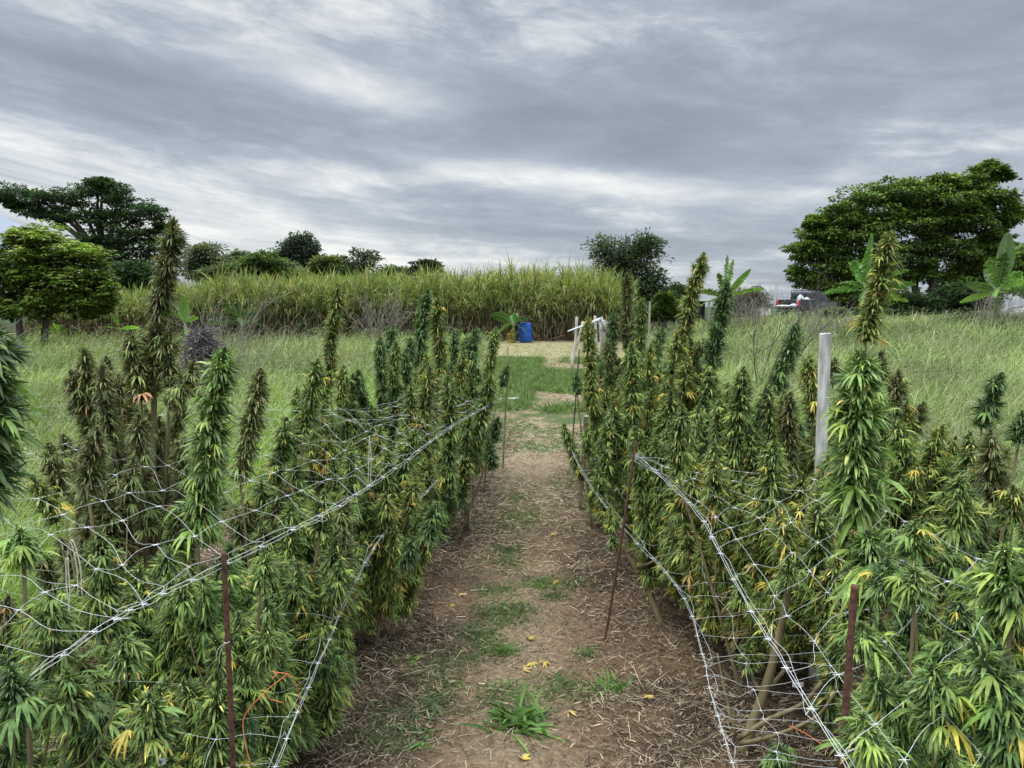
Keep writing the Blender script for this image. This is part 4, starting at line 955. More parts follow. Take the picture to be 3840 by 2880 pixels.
# reusable side spikes (meshes shared between copies)
PROTO = {}
def proto(style, kind, v):
    key = (style, kind, v)
    if key not in PROTO:
        rng = RS(ord(style) * 131 + ord(kind) * 17 + v); a = Acc()
        Ln, R, fan = {'S': (.13, .040, 3.2), 'M': (.23, .042, 1.9), 'L': (.36, .043, 1.3), 'X': (.50, .046, 1.0)}[kind]
        P = bezier([(0, 0, 0), (rng.normal(0, .015), rng.normal(0, .015), Ln * .5), (rng.normal(0, .02), rng.normal(0, .02), Ln)], 7)
        cola(a, P, R, style, rng, .8, fan, 4)
        o = a.build('side_flower_spike', M_bud); me = o.data; bpy.data.objects.remove(o); PROTO[key] = me
    return PROTO[key]

def edge_l(Y): return np.interp(Y, [1, 1.6, 2.2, 3, 5, 7.5], [-.88, -.80, -.70, -.56, -.42, -.14])
def edge_r(Y): return np.interp(Y, [1, 1.5, 1.9, 2.7, 3.2, 4, 5.5, 7.5], [.62, .74, 1.02, .98, .80, .62, .60, .78])
def plant(label, base, spikes, seed, style, nfill=11, zr=(.35, 1.05), rr=(.08, .42), fillstyle=None, height=None, tr=.009, big=True):
    """spikes: (Y, style, R, [(px,py) tip ... foot], density, fan)"""
    rng = RS(seed); bx, by = base; bz = float(ground_z(bx, by)); b = np.array([bx, by, bz])
    root = empty('hemp_plant', b); tag(root, label, 'hemp plant', 'hemp plants in the two netted beds')
    feet = []
    for s in spikes:
        Y, st, R, pts = s[:4]; dens = s[4] if len(s) > 4 else 1.0; fan = s[5] if len(s) > 5 else 1.0
        P = bezier([at(px, py, Y) for px, py in pts[::-1]], 12)
        near = Y < 2.0
        a = Acc(); cola(a, P, R, st, rng, dens * (1.3 if near else 1.0), fan, 5 if near else 4)
        part(a, 'flower_spike', M_bud, root); feet.append(P[0])
    feet.sort(key=lambda p: -p[2])
    topf = feet[0] if feet else b + np.array([0, 0, height or .9])
    # main stem to the tallest spike's foot
    mid = b * .5 + topf * .5 + rng.normal(0, .02, 3); stem = bezier([b - [0, 0, .05], mid, topf], 14)
    a = Acc(); kn = 1 + .12 * (np.arange(14) % 3 == 0); tube(a, stem, np.linspace(tr, tr * .45, 14) * kn, 7); part(a, 'stem', M_stem, root, True)
    def branch(foot, k):
        zz = bz + .12 + (foot[2] - bz) * rng.uniform(.25, .45); i = np.argmin(np.abs(stem[:, 2] - zz)); s0 = stem[i]
        m = s0 * .45 + foot * .55 + np.array([0, 0, -.12 * np.linalg.norm(foot - s0)]); m[:2] = s0[:2] * .35 + foot[:2] * .65
        a = Acc(); tube(a, bezier([s0, m, foot], 8), np.linspace(tr * .42, tr * .22, 8), 5); part(a, 'branch', M_stem, root, True)
    for k, f_ in enumerate(feet[1:]): branch(f_, k)
    fs = fillstyle or style
    nfill = int(nfill * 3.1)
    lo, hi = (edge_l, edge_r)
    for k in range(nfill):
        for _ in range(12):
            az = rng.rand() * 6.283; r = rng.uniform(*rr) * (.45 if k % 3 == 0 else 1); x = bx + math.cos(az) * r; y = by + math.sin(az) * r * .9
            if y < .95: continue
            if bx < 0 and x < edge_l(y) - .02: break
            if bx > 0 and x > edge_r(y) + .02: break
        else: continue
        kind = rng.choice(['S', 'M', 'L', 'X'], p=[.2, .3, .3, .2] if by > 2.4 else [.4, .42, .18, 0]); st = fs[rng.randint(len(fs))]
        me = proto(st, kind, rng.randint(4)); Ln = {'S': .13, 'M': .23, 'L': .36, 'X': .50}[kind]
        t = rng.rand(); zf = bz + zr[0] + (zr[1] - zr[0]) * t - Ln * .8 + (max(0, topf[2] - zr[1] - .1) * rng.rand() if k % 3 == 0 else 0); zf = max(zf + (.12 if (by > 3 and kind in 'LX') else 0), bz + .12)
        foot = np.array([x, y, zf]); lean = nrm(np.array([math.cos(az) * .3 * (1 - t) + rng.normal(0, .1), math.sin(az) * .3 * (1 - t) + rng.normal(0, .1), 1]))
        o = bpy.data.objects.new('side_flower_spike', me); COL.objects.link(o); o.parent = root
        o.location = tuple(foot - b); o.rotation_mode = 'QUATERNION'
        q = Vector((0, 0, 1)).rotation_difference(Vector(lean)); from mathutils import Quaternion
        o.rotation_quaternion = q @ Quaternion((0, 0, 1), rng.rand() * 6.28)
        s_ = rng.uniform(.85, 1.2); o.scale = (s_ * rng.uniform(.9, 1.15), s_, s_)
        if k % 4 == 0: branch(foot, k)
    return root

# ---- left bed
plant('tallest plant of the left bed, olive brown with a thick bent top spike', (-1.62, 3.0), [
    (3.0, 'B', .050, [(652, 815), (640, 960), (612, 1090), (590, 1170)], 1.5, .35), (3.0, 'B', .045, [(612, 1090), (590, 1200), (585, 1330), (570, 1470)], 1.2, .6),
    (3.05, 'B', .045, [(560, 1215), (565, 1330)], 1, .8), (2.95, 'B', .050, [(488, 1235), (495, 1310), (520, 1420), (530, 1500)], 1.1, .8), (3.0, 'B', .045, [(640, 1230), (630, 1330), (640, 1450)], 1, .9),
    (2.9, 'B', .045, [(730, 1350), (700, 1440), (630, 1520)], 1, 1), (3.1, 'B', .04, [(690, 1500), (650, 1640)], .9, 1), (3.1, 'B', .045, [(600, 1560), (590, 1720)], .9, 1)], 101, 'B', 8, (.45, 1.0), tr=.018)
plant('brown plant with four knobbly spikes left of the tallest one', (-1.85, 3.35), [
    (3.3, 'B', .050, [(268, 1385), (285, 1470), (320, 1580)], 1.3, .3), (3.2, 'B', .045, [(398, 1335), (400, 1410)], 1.1, .4), (3.2, 'B', .045, [(412, 1405), (440, 1500), (470, 1560)], 1.1, .7),
    (3.3, 'B', .04, [(310, 1570), (350, 1700)], .9, .8)], 102, 'B', 9, (.45, .95))
plant('bright green plant with one fat conical spike near the front of the left bed', (-.97, 2.2), [
    (2.2, 'N', .056, [(845, 1300), (820, 1430), (790, 1600), (780, 1750), (740, 2000)], 1.3, 1.3), (2.3, 'N', .045, [(640, 2050), (600, 2250)], 1, 2)], 103, 'N', 10, (.3, .8), rr=(.06, .3))
plant('brownish green plant with orange tipped leaves just right of the fat green spike', (-1.0, 2.85), [
    (2.8, 'B', .042, [(978, 1380), (960, 1500), (930, 1650), (900, 1800)], 1.3, .8), (2.9, 'B', .038, [(930, 1880), (910, 2040)], 1, 1)], 104, 'B', 9, (.35, .9), fillstyle='BG')
plant('green plant with paired spikes behind the middle of the left net', (-1.0, 3.2), [
    (3.1, 'G', .045, [(1078, 1565), (1060, 1680), (1030, 1850)], 1.2, 1), (3.3, 'G', .045, [(1190, 1345), (1175, 1450), (1140, 1620)], 1.2, 1)], 105, 'G', 10, (.35, .9))
plant('slender yellow green plant rising high over the left net', (-1.12, 4.5), [
    (4.5, 'Y', .046, [(1268, 1062), (1262, 1150), (1240, 1290), (1235, 1420)], 1.3, .9), (4.4, 'Y', .045, [(1290, 1370), (1280, 1500)], 1, 1), (4.6, 'D', .04, [(1345, 1385), (1340, 1480)], 1, .3)], 106, 'Y', 12, (.35, 1.0), fillstyle='YG')
plant('dark green plant with three short upright spikes at the back of the left bed', (-1.0, 5.7), [
    (5.7, 'D', .052, [(1427, 1265), (1425, 1340), (1432, 1440)], 1.2, .5), (6.0, 'D', .050, [(1475, 1218), (1455, 1320)], 1.2, .5), (5.5, 'G', .05, [(1487, 1280), (1480, 1360), (1470, 1450)], 1.2, .8)], 107, 'D', 12, (.4, 1.0), fillstyle='DG')
plant('dark green plant with two joined spikes left of the bluish one', (-.85, 6.1), [
    (6.1, 'D', .055, [(1540, 1265), (1535, 1380)], 1.2, .5), (6.0, 'D', .055, [(1520, 1330), (1525, 1420)], 1.1, .6)], 108, 'D', 10, (.4, 1.0), fillstyle='DY')
plant('bluish dark green plant with a long wavy spike at the back of the left bed', (-.75, 6.5), [
    (6.5, 'D', .070, [(1608, 1085), (1595, 1160), (1575, 1290), (1560, 1380)], 1.4, .4)], 109, 'D', 9, (.4, 1.0))
plant('tall yellowing plant close in front of the bluish one', (-.62, 5.6), [
    (5.6, 'Y', .060, [(1642, 1112), (1640, 1200), (1648, 1300), (1655, 1400)], 1.4, .9), (5.4, 'Y', .05, [(1600, 1330), (1590, 1450)], 1, 1)], 110, 'Y', 11, (.4, 1.0), fillstyle='YG')
plant('dark plant with a single pointed spike between the yellowing and the leaning one', (-.55, 6.8), [
    (6.8, 'D', .060, [(1702, 1240), (1705, 1320), (1712, 1420)], 1.2, .6)], 111, 'D', 8, (.4, .95))
plant('dark green plant with a twin topped spike leaning right near the path', (-.38, 6.4), [
    (6.4, 'D', .062, [(1785, 1228), (1770, 1320), (1745, 1460)], 1.3, .8), (6.5, 'D', .055, [(1750, 1260), (1740, 1360)], 1.1, .5)], 112, 'D', 9, (.4, .95), fillstyle='DG')
plant('green plant at the far path corner of the left bed', (-.26, 6.5), [
    (6.5, 'G', .052, [(1862, 1225), (1850, 1300), (1825, 1440), (1815, 1500)], 1.3, .7), (6.3, 'D', .045, [(1905, 1370), (1880, 1450)], 1, .5)], 113, 'G', 10, (.35, .95), rr=(.05, .25))
plant('yellow green plant with two thick spikes in the middle of the left bed', (-.55, 4.3), [
    (4.3, 'Y', .052, [(1612, 1375), (1600, 1480), (1580, 1620), (1570, 1760)], 1.3, 1), (4.1, 'G', .050, [(1680, 1410), (1685, 1550), (1685, 1700), (1680, 1850)], 1.3, 1), (4.4, 'G', .05, [(1540, 1440), (1540, 1640)], 1, 1)], 114, 'G', 13, (.25, .85), fillstyle='YG')
plant('green plant whose arching spike overhangs the path at the end of the left bed', (-.42, 5.0), [
    (5.0, 'G', .060, [(1842, 1405), (1820, 1500), (1790, 1620), (1770, 1740)], 1.4, 1), (4.9, 'G', .055, [(1760, 1560), (1740, 1750), (1720, 1900)], 1.3, 1), (4.8, 'D', .05, [(1830, 1640), (1850, 1760)], 1, .8), (5.1, 'D', .045, [(1868, 1560), (1850, 1660)], 1, .8)], 115, 'G', 13, (.2, .8), rr=(.05, .35), fillstyle='GD')
plant('leafy green plant with spikes at three heights along the path edge of the left net', (-.68, 3.4), [
    (3.4, 'G', .047, [(1455, 1690), (1450, 1800), (1430, 1960)], 1.3, 1.2), (3.2, 'G', .047, [(1330, 1720), (1310, 1850), (1290, 2000)], 1.3, 1.2), (3.3, 'Y', .042, [(1560, 1790), (1530, 1930)], 1.1, 1.2), (3.2, 'D', .045, [(1640, 1880), (1600, 2020)], 1.2, 1.2), (3.1, 'D', .042, [(1550, 2020), (1520, 2120)], 1.1, 1.6)], 116, 'G', 13, (.2, .75), rr=(.06, .36), fillstyle='GGY')
plant('low green plant with drooping leaves right of the front rod of the left net', (-.78, 2.6), [
    (2.5, 'G', .042, [(1215, 1840), (1200, 2000)], 1.2, 1.6), (2.4, 'G', .040, [(1280, 2100), (1250, 2260)], 1.2, 2.2), (2.3, 'G', .038, [(1120, 2130), (1100, 2280)], 1.2, 2.2), (2.4, 'D', .040, [(1290, 2440), (1190, 2520)], 1.2, 2.5), (2.3, 'G', .036, [(1220, 2330), (1190, 2440)], 1.2, 2.2)], 117, 'G', 14, (.15, .7), rr=(.06, .3))
plant('low leafy plant behind the front rod of the left net', (-.80, 1.95), [
    (1.95, 'G', .036, [(1000, 2340), (990, 2480)], 1.2, 2.8), (1.95, 'G', .034, [(690, 2170), (680, 2300)], 1.2, 2.6), (1.9, 'D', .034, [(930, 2680), (920, 2800)], 1.2, 2.4), (2.0, 'G', .034, [(1000, 2070), (980, 2200)], 1.2, 2)], 118, 'G', 12, (.12, .62), rr=(.05, .28))
plant('green and yellow plant with hanging yellow fan leaves at the left of the front net', (-1.25, 2.1), [
    (2.3, 'B', .045, [(365, 1600), (345, 1740), (330, 1850)], 1.2, .9), (2.5, 'B', .04, [(178, 1660), (200, 1760), (230, 1860)], 1.2, .8), (1.9, 'G', .042, [(365, 1990), (380, 2120), (400, 2250)], 1.2, 2.4), (2.6, 'B', .04, [(500, 1720), (480, 1900)], 1, 1), (2.3, 'Y', .04, [(120, 1780), (210, 1960)], 1, 1)], 119, 'G', 12, (.2, .75), fillstyle='GGB')
plant('leafy plant with yellow edged leaves at the left border of the picture', (-1.12, 1.6), [
    (1.6, 'N', .042, [(75, 1985), (90, 2120)], 1.2, 2.6), (1.5, 'N', .038, [(190, 2230), (200, 2380)], 1.2, 2.6), (1.5, 'N', .036, [(470, 2380), (470, 2520)], 1.2, 2.4), (1.6, 'D', .034, [(360, 2600), (380, 2760)], 1.1, 2.4)], 120, 'N', 12, (.15, .62), rr=(.05, .3), fillstyle='GGD')
plant('large blurred dark green spike filling the left border close to the camera', (-.98, 1.12), [
    (1.1, 'D', .058, [(-85, 1150), (-75, 1350), (-70, 1600), (-95, 1850)], 1.6, .8), (1.15, 'D', .040, [(40, 2500), (60, 2700)], 1.2, 2.0), (1.15, 'G', .036, [(560, 2600), (560, 2760)], 1.2, 2.6), (1.2, 'G', .036, [(250, 2520), (270, 2700)], 1.2, 2.2)], 121, 'D', 12, (.1, .62), rr=(.03, .25), fillstyle='DG', tr=.006)
# ---- right bed
plant('narrow yellow flecked plant at the far path corner of the right bed', (.62, 5.4), [
    (5.4, 'Y', .055, [(2205, 1190), (2210, 1300), (2215, 1420), (2225, 1560)], 1.5, .8), (5.3, 'D', .042, [(2160, 1395), (2165, 1480)], 1.2, .5), (5.2, 'G', .042, [(2112, 1590), (2150, 1700), (2185, 1800)], 1.2, .9), (5.1, 'G', .045, [(2200, 1600), (2210, 1720)], 1.1, 1.1)], 131, 'Y', 12, (.25, .9), rr=(.05, .3), fillstyle='YG')
plant('thin brown seeded plant with a long leafless spike at the right bed end', (1.15, 7.0), [
    (7.0, 'B', .060, [(2348, 1020), (2352, 1120), (2350, 1230), (2360, 1330)], 1.5, .1), (6.9, 'B', .055, [(2375, 1190), (2385, 1330)], 1.2, .2), (6.8, 'B', .055, [(2275, 1280), (2290, 1420)], 1.1, .6)], 132, 'B', 10, (.45, 1.05), fillstyle='BG')
plant('bright green plant with a leafy top just right of the thin brown one', (1.25, 6.5), [
    (6.5, 'G', .055, [(2408, 1115), (2405, 1200), (2400, 1300), (2410, 1400)], 1.3, .8), (6.3, 'Y', .05, [(2440, 1290), (2430, 1420)], 1, 1)], 133, 'G', 10, (.4, 1.0))
plant('dark bushy plant beside the white wrapped bar at the far end of the right bed', (.95, 6.9), [
    (6.9, 'D', .065, [(2300, 1170), (2298, 1240), (2285, 1340)], 1.3, .8), (6.7, 'D', .05, [(2240, 1330), (2250, 1420)], 1, .6)], 134, 'D', 9, (.35, 1.0), fillstyle='DY')
plant('young dark green bushy plant alone in the grass behind the right bed', (2.05, 9.8), [
    (9.8, 'D', .10, [(2490, 1225), (2470, 1290), (2455, 1340)], 1.2, 1.5), (9.7, 'D', .09, [(2450, 1290), (2440, 1350)], 1.2, 1.5)], 135, 'D', 7, (.3, .9), rr=(.05, .35))
plant('full green plant with a broad column of leaves facing the path in the right bed', (.78, 4.4), [
    (4.4, 'G', .060, [(2368, 1285), (2372, 1400), (2370, 1540), (2360, 1680)], 1.5, 1.3), (4.3, 'G', .05, [(2285, 1570), (2275, 1700), (2270, 1820)], 1.3, 1.2), (4.5, 'G', .05, [(2450, 1450), (2440, 1600)], 1.2, 1.2), (4.2, 'G', .045, [(2240, 1750), (2260, 1880)], 1.1, 1.4)], 136, 'G', 14, (.2, .95), rr=(.05, .36))
plant('tall yellow and green plant whose spike stands highest against the sky right of centre', (1.15, 4.6), [
    (4.6, 'Y', .052, [(2642, 948), (2610, 1050), (2580, 1180), (2560, 1280)], 1.5, .7), (4.5, 'B', .050, [(2640, 1270), (2610, 1350)], 1.1, 1), (4.5, 'Y', .055, [(2540, 1250), (2530, 1360)], 1.2, 1.4), (4.4, 'Y', .05, [(2580, 1340), (2560, 1480)], 1.2, 1.6), (4.3, 'Y', .05, [(2520, 1410), (2500, 1560)], 1.2, 1.6)], 137, 'Y', 13, (.35, 1.05), fillstyle='YG')
plant('tall dark green plant with a smooth wavy spike next to the yellow and green one', (1.22, 4.2), [
    (4.2, 'D', .056, [(2728, 1052), (2705, 1180), (2675, 1320), (2660, 1400)], 1.6, .7), (4.1, 'G', .055, [(2670, 1380), (2650, 1500)], 1.2, 1.5), (4.0, 'G', .05, [(2620, 1520), (2600, 1660)], 1.2, 1.6)], 138, 'D', 12, (.35, 1.0), fillstyle='DG')
plant('green plant with a yellow edged arching spike in the middle of the right bed', (1.08, 3.3), [
    (3.3, 'G', .052, [(2790, 1375), (2780, 1480), (2760, 1640), (2750, 1780)], 1.4, 1.6), (3.2, 'G', .048, [(2680, 1660), (2670, 1850)], 1.3, 1.5), (3.4, 'G', .045, [(2700, 1500), (2690, 1640)], 1.2, 1.4)], 139, 'G', 13, (.25, .95), fillstyle='GY')
plant('dark green plant with a leaning spike against the grass left of the white post', (1.52, 4.05), [
    (4.05, 'D', .052, [(2990, 1215), (2965, 1300), (2920, 1420), (2900, 1480)], 1.5, .5), (3.9, 'G', .048, [(2940, 1465), (2930, 1600)], 1.2, 1.2)], 140, 'D', 10, (.35, .95), fillstyle='DY')
plant('yellow brown plant in front of the white post', (1.30, 3.3), [
    (3.3, 'Y', .045, [(3032, 1335), (3040, 1440), (3050, 1560)], 1.3, 1.1), (3.2, 'B', .045, [(2962, 1470), (2955, 1600), (2960, 1760)], 1.3, 1.1), (3.3, 'Y', .042, [(3060, 1600), (3060, 1760)], 1.1, 1)], 141, 'Y', 12, (.3, .9), fillstyle='YGB')
plant('tall yellowed plant with a ragged leaning spike right of the white post', (1.72, 3.3), [
    (3.3, 'Y', .052, [(3338, 868), (3322, 960), (3295, 1080), (3260, 1200), (3245, 1280)], 1.5, 1.0), (3.3, 'B', .045, [(3130, 1340), (3120, 1440)], 1.1, 1.4), (3.3, 'Y', .045, [(3200, 1330), (3200, 1450)], 1.1, 1.4),
    (3.3, 'B', .043, [(3300, 1320), (3310, 1440)], 1.1, .8), (3.2, 'B', .045, [(3370, 1385), (3360, 1480), (3330, 1600)], 1.2, .8), (3.1, 'G', .042, [(3360, 1560), (3370, 1720)], 1, 1)], 142, 'Y', 11, (.35, 1.0), fillstyle='YG')
plant('big close green plant with one very tall thick spike right of the white post', (.86, 1.75), [
    (1.75, 'N', .060, [(3238, 1315), (3230, 1450), (3210, 1650), (3210, 1850), (3230, 1950)], 1.6, 1.2), (1.65, 'N', .056, [(3250, 1990), (3270, 2120), (3270, 2260)], 1.4, 1.6)], 143, 'N', 7, (.3, .75), rr=(.04, .16), tr=.007)
plant('yellow tipped green plant with three spikes rising behind the right net', (.98, 2.85), [
    (2.8, 'G', .048, [(2905, 1645), (2890, 1780), (2880, 1900), (2870, 2030)], 1.4, 1.4), (2.8, 'Y', .044, [(2680, 1715), (2680, 1850), (2690, 2000)], 1.3, 1.6), (2.9, 'G', .042, [(2560, 1520), (2545, 1660), (2540, 1780)], 1.2, 1.4), (2.9, 'B', .04, [(2980, 1860), (2970, 2000)], 1, 1), (2.7, 'G', .035, [(2780, 2150), (2780, 2270)], 1.1, 2.2)], 144, 'G', 12, (.45, .9), rr=(.05, .34), fillstyle='GY')
wb = plant('plant with a thick bare woody base and low leaves beside the right net', (.84, 2.5), [
    (2.5, 'G', .034, [(2810, 2400), (2810, 2500)], 1.1, 2.4), (2.5, 'Y', .034, [(2900, 2240), (2900, 2370)], 1.1, 2.2), (2.4, 'G', .036, [(2960, 2080), (2960, 2200)], 1.1, 2)], 145, 'G', 5, (.55, .85), rr=(.08, .3), fillstyle='GY', tr=.022)
plant('green plant with pale forked stems above the mulch behind the thin leaning rod', (.80, 3.6), [
    (3.6, 'G', .050, [(2385, 1600), (2400, 1760), (2420, 1930), (2430, 2080)], 1.5, 1.4), (3.6, 'G', .04, [(2560, 1900), (2550, 2020)], 1.2, 1.6), (3.5, 'D', .034, [(2550, 2070), (2560, 2140)], 1.1, 1.6), (3.7, 'Y', .034, [(2290, 1900), (2290, 1990)], 1.1, 1.8), (3.6, 'G', .034, [(2290, 2010), (2310, 2060)], 1, 1.6)], 146, 'G', 11, (.35, .85), rr=(.05, .32), fillstyle='GYG', tr=.02)
plant('plant with three nodding brown tipped spikes in the grass right of the yellowed spike', (1.85, 3.15), [
    (3.2, 'B', .042, [(3465, 1505), (3440, 1560), (3415, 1620)], 1.2, .7), (3.1, 'Y', .042, [(3540, 1590), (3510, 1660), (3480, 1780)], 1.2, 1.1), (3.0, 'Y', .04, [(3440, 1740), (3420, 1880)], 1, 1.4)], 147, 'Y', 11, (.3, .85), fillstyle='YG')
plant('dark green plant with a single spike leaning right over the meadow at the right border', (2.02, 3.0), [
    (3.0, 'D', .045, [(3757, 1395), (3720, 1490), (3680, 1600)], 1.4, .9), (2.8, 'G', .045, [(3640, 1620), (3630, 1750)], 1.1, 1)], 148, 'D', 10, (.35, .9), fillstyle='DGY')
plant('green plant with purple brown tipped spikes near the right border', (1.58, 2.3), [
    (2.3, 'B', .048, [(3715, 1610), (3720, 1720), (3720, 1880)], 1.3, 1.3), (2.2, 'G', .050, [(3600, 1790), (3600, 1900), (3590, 2030)], 1.4, 1.6), (2.4, 'D', .042, [(3835, 1540), (3820, 1660)], 1.2, 1), (2.2, 'Y', .045, [(3800, 1820), (3800, 1960)], 1.1, 1.2)], 149, 'G', 10, (.3, .8), rr=(.05, .34), fillstyle='GY')
plant('big close plant with broad long fingered leaves at the lower right corner', (.90, 1.25), [
    (1.25, 'N', .052, [(3765, 2050), (3780, 2170), (3790, 2300)], 1.6, 3.2), (1.2, 'D', .046, [(3755, 2560), (3770, 2720), (3780, 2860)], 1.5, 3.0), (1.4, 'D', .042, [(3560, 2390), (3560, 2500)], 1.4, 2.6)], 150, 'N', 10, (.2, .6), rr=(.03, .14), fillstyle='NND', tr=.007)
plant('close plant with a stack of frosty topped spikes just right of the slanting rusty rod', (.76, 1.42), [
    (1.42, 'N', .040, [(3432, 2140), (3430, 2250)], 1.6, 3.2), (1.4, 'N', .036, [(3232, 2340), (3240, 2450)], 1.6, 3.0), (1.25, 'N', .040, [(3495, 2490), (3510, 2620), (3520, 2740)], 1.6, 3.0), (1.22, 'N', .038, [(3235, 2680), (3250, 2780), (3260, 2870)], 1.6, 3.0), (1.5, 'D', .036, [(3330, 2100), (3330, 2220)], 1.4, 2.5), (1.6, 'D', .036, [(3600, 2260), (3600, 2380)], 1.4, 2.5)], 151, 'N', 12, (.15, .6), rr=(.03, .16), fillstyle='NND', tr=.007)
plant('green plant between the close spikes and the plants in the grass, low on the right', (1.15, 1.9), [
    (1.9, 'N', .044, [(3430, 1950), (3430, 2080)], 1.3, 2.2), (1.9, 'D', .042, [(3560, 2060), (3560, 2180)], 1.3, 2.2), (1.8, 'N', .042, [(3680, 2150), (3680, 2290)], 1.3, 2.4), (2.0, 'N', .042, [(3340, 1980), (3340, 2100)], 1.2, 2)], 152, 'N', 12, (.2, .62), rr=(.05, .32), fillstyle='NND', tr=.007)
plant('small low dark sprig at the bottom of the right net', (.62, 2.0), [
    (2.0, 'D', .036, [(2920, 2790), (2925, 2870)], 1.5, 2.6)], 153, 'D', 0, tr=.006)

for p_, r_ in (([at(2770, 2770, 2.42), at(2880, 2700, 2.36), at(3010, 2640, 2.3), at(3080, 2560, 2.26)], .010), ([at(2775, 2790, 2.4), at(2900, 2760, 2.25), at(3060, 2690, 2.15), at(3130, 2600, 2.1)], .008), ([at(2760, 2760, 2.5), at(2720, 2600, 2.55), at(2690, 2450, 2.6)], .006)):
    a = Acc(); tube(a, bezier(p_, 12), np.linspace(r_, r_ * .6, 12), 7); part(a, 'branch', M_stem, wb, True)
M_tag = mat_surf('white_label_plastic', (.62, .63, .64), (.78, .79, .80), 9, .5, .1, .001)
M_ink = mat_surf('black_ink', (.01, .01, .012), (.03, .03, .03), 9, .6, .05, .001)
def plant_tag(label, c, w, h, marks, curve_=.004):
    root = empty('plant_tag', c); tag(root, label, 'plant tag'); a = Acc(); n = 8; V = []
    for i in range(n + 1):
        t = i / n - .5; V += [(t * w, -curve_ * math.cos(t * 3) , -h / 2 + .001 * math.sin(i * 2)), (t * w, -curve_ * math.cos(t * 3), h / 2 + .001 * math.cos(i * 3))]
    a.add(np.array(V), [(2 * i, 2 * i + 2, 2 * i + 3, 2 * i + 1) for i in range(n)]); a.build('label', M_tag, root)
    a = Acc()
    for m_ in marks: tube(a, [(x * w, -curve_ - .0012, z * h) for x, z in m_], h * .07, 4)
    a.build('mark', M_ink, root); return root
plant_tag('small white curved plant label with a black dash, tied to the woody base', at(2992, 2566, 2.20), .036, .018, [[(-.38, .05), (-.30, .22), (-.26, .0), (-.36, .0)], [(-.3, .05), (.15, .0)]])
plant_tag('small torn white plant label with a handwritten squiggle, near the front left ground', at(606, 2852, 1.70), .020, .018, [[(-.25, -.1), (-.1, .2), (-.05, -.05), (.1, .1), (0, -.2), (-.15, -.25)], [(.1, .1), (.22, .15)]])
# little bird high on the right
a = Acc(); bc = at(3826, 672, 60)
tube(a, bezier([bc + [-.22, 0, .0], bc, bc + [.2, 0, -.02]], 7), [.01, .05, .075, .08, .07, .04, .01], 6, (1, 1, 1))
leaves(a, np.array([bc, bc]), np.array([[-.2, .9, .35], [-.1, -.9, .4]]), .34, .14, .2, (1, 1, 1), 4, RS(2))
o = a.build('bird', M_black, None, True); tag(o, 'tiny dark bird flying beside the top of the huge tree', 'bird')

# ------------------------------------------------------------------ nets
def net(name, label, grid, seed, sag=.05, r=.00052, wob=.012, double=(0,), bunch=0.0):
    """grid: (nu, nv, 3) node positions; strings run along both ways with sagging, wavy cells"""
    rng = RS(seed); G = np.array(grid, float); nu, nv = G.shape[:2]
    J = rng.normal(0, .008, G.shape); J[list(double)] *= .15; G = G + J; U = np.arange(nu)[:, None]; Vv = np.arange(nv)[None]
    G[..., 2] += (fbm(U * .5 + seed, Vv * .3, 2) - .5) * sag * 2.2 * np.clip(U / 3, 0, 1)
    a = Acc(); kn = Acc()
    def seg(p, q, n=7, wv=wob, rr=r):
        t = np.linspace(0, 1, n); L = np.linalg.norm(q - p)
        w1 = rng.normal(0, wv, 3) * np.array([1, 1, .8]); w2 = rng.normal(0, wv * .7, 3)
        return p + (q - p) * t[:, None] + np.outer(np.sin(t * math.pi), w1) + np.outer(np.sin(t * 2 * math.pi), w2)
    def line(pts, wv):
        mids = (pts[1:] + pts[:-1]) / 2 + rng.normal(0, wv, (len(pts) - 1, 3))
        q = np.empty((len(pts) * 2 - 1, 3)); q[0::2] = pts; q[1::2] = mids
        return bezier(q, (len(pts) - 1) * 6 + 1)
    for i in range(nu):
        for rep in range(2 if i in double else 1):
            P = line(G[i], wob * (.12 if i in double else .35))
            if i in double: P = P + np.array([.0, .0, .005 * (rep * 2 - 1)])
            tube(a, P, r * (1.4 if i in double else 1), 4, cap=False)
    for j in range(nv):
        tube(a, line(G[:, j], wob), r, 4, cap=False)
    for i in range(nu):
        if i == 1: continue
        for j in range(nv):
            c = G[i, j]
            for d in (np.array([.011, 0, 0]), np.array([0, .011, 0])):
                tube(a, [c - d, c, c + d], [.0004, .0011, .0004] if i not in double else [.0005, .0017, .0005], 4, cap=False)
    o = a.build(name, M_net, None, True); tag(o, label, 'trellis net'); return o
def curve(pts, t): 
    pts = np.array(pts, float); return np.array([np.interp(t, pts[:, -1] if False else np.linspace(0, 1, len(pts)), pts[:, k]) for k in range(3)]).T
def grid_between(A, B, nu, nv):
    """A,B polylines (edge curves); nu strings across, nv nodes along"""
    A = bezier(A, nv); B = bezier(B, nv)
    t = np.r_[0, .012, np.linspace(.12, 1, nu - 2)][:, None, None]
    return A[None] * (1 - t) + B[None] * t
A = [at(-700, 3150, .85), at(340, 2385, 1.32), at(680, 2235 - 40, 1.50), at(1240, 1915, 2.15), at(1500, 1745, 2.85), at(1700, 1595, 3.9), at(1880, 1495, 5.4)]
B = [(-2.1, .75, 1.12), (-2.35, 1.8, 1.12), at(60, 1690, 2.9), at(560, 1570, 3.7), at(1000, 1530, 4.2), at(1400, 1510, 4.6), at(1560, 1462, 5.3)]
net('trellis_net', 'upper white trellis net stretched through the plants of the left bed', grid_between(A, B, 9, 30), 201)
A = [at(900, 3000, 1.55), at(1100, 2560, 2.05), at(1270, 2210, 2.6), at(1410, 1985, 3.2), at(1560, 1850, 3.8), at(1720, 1700, 4.9)]
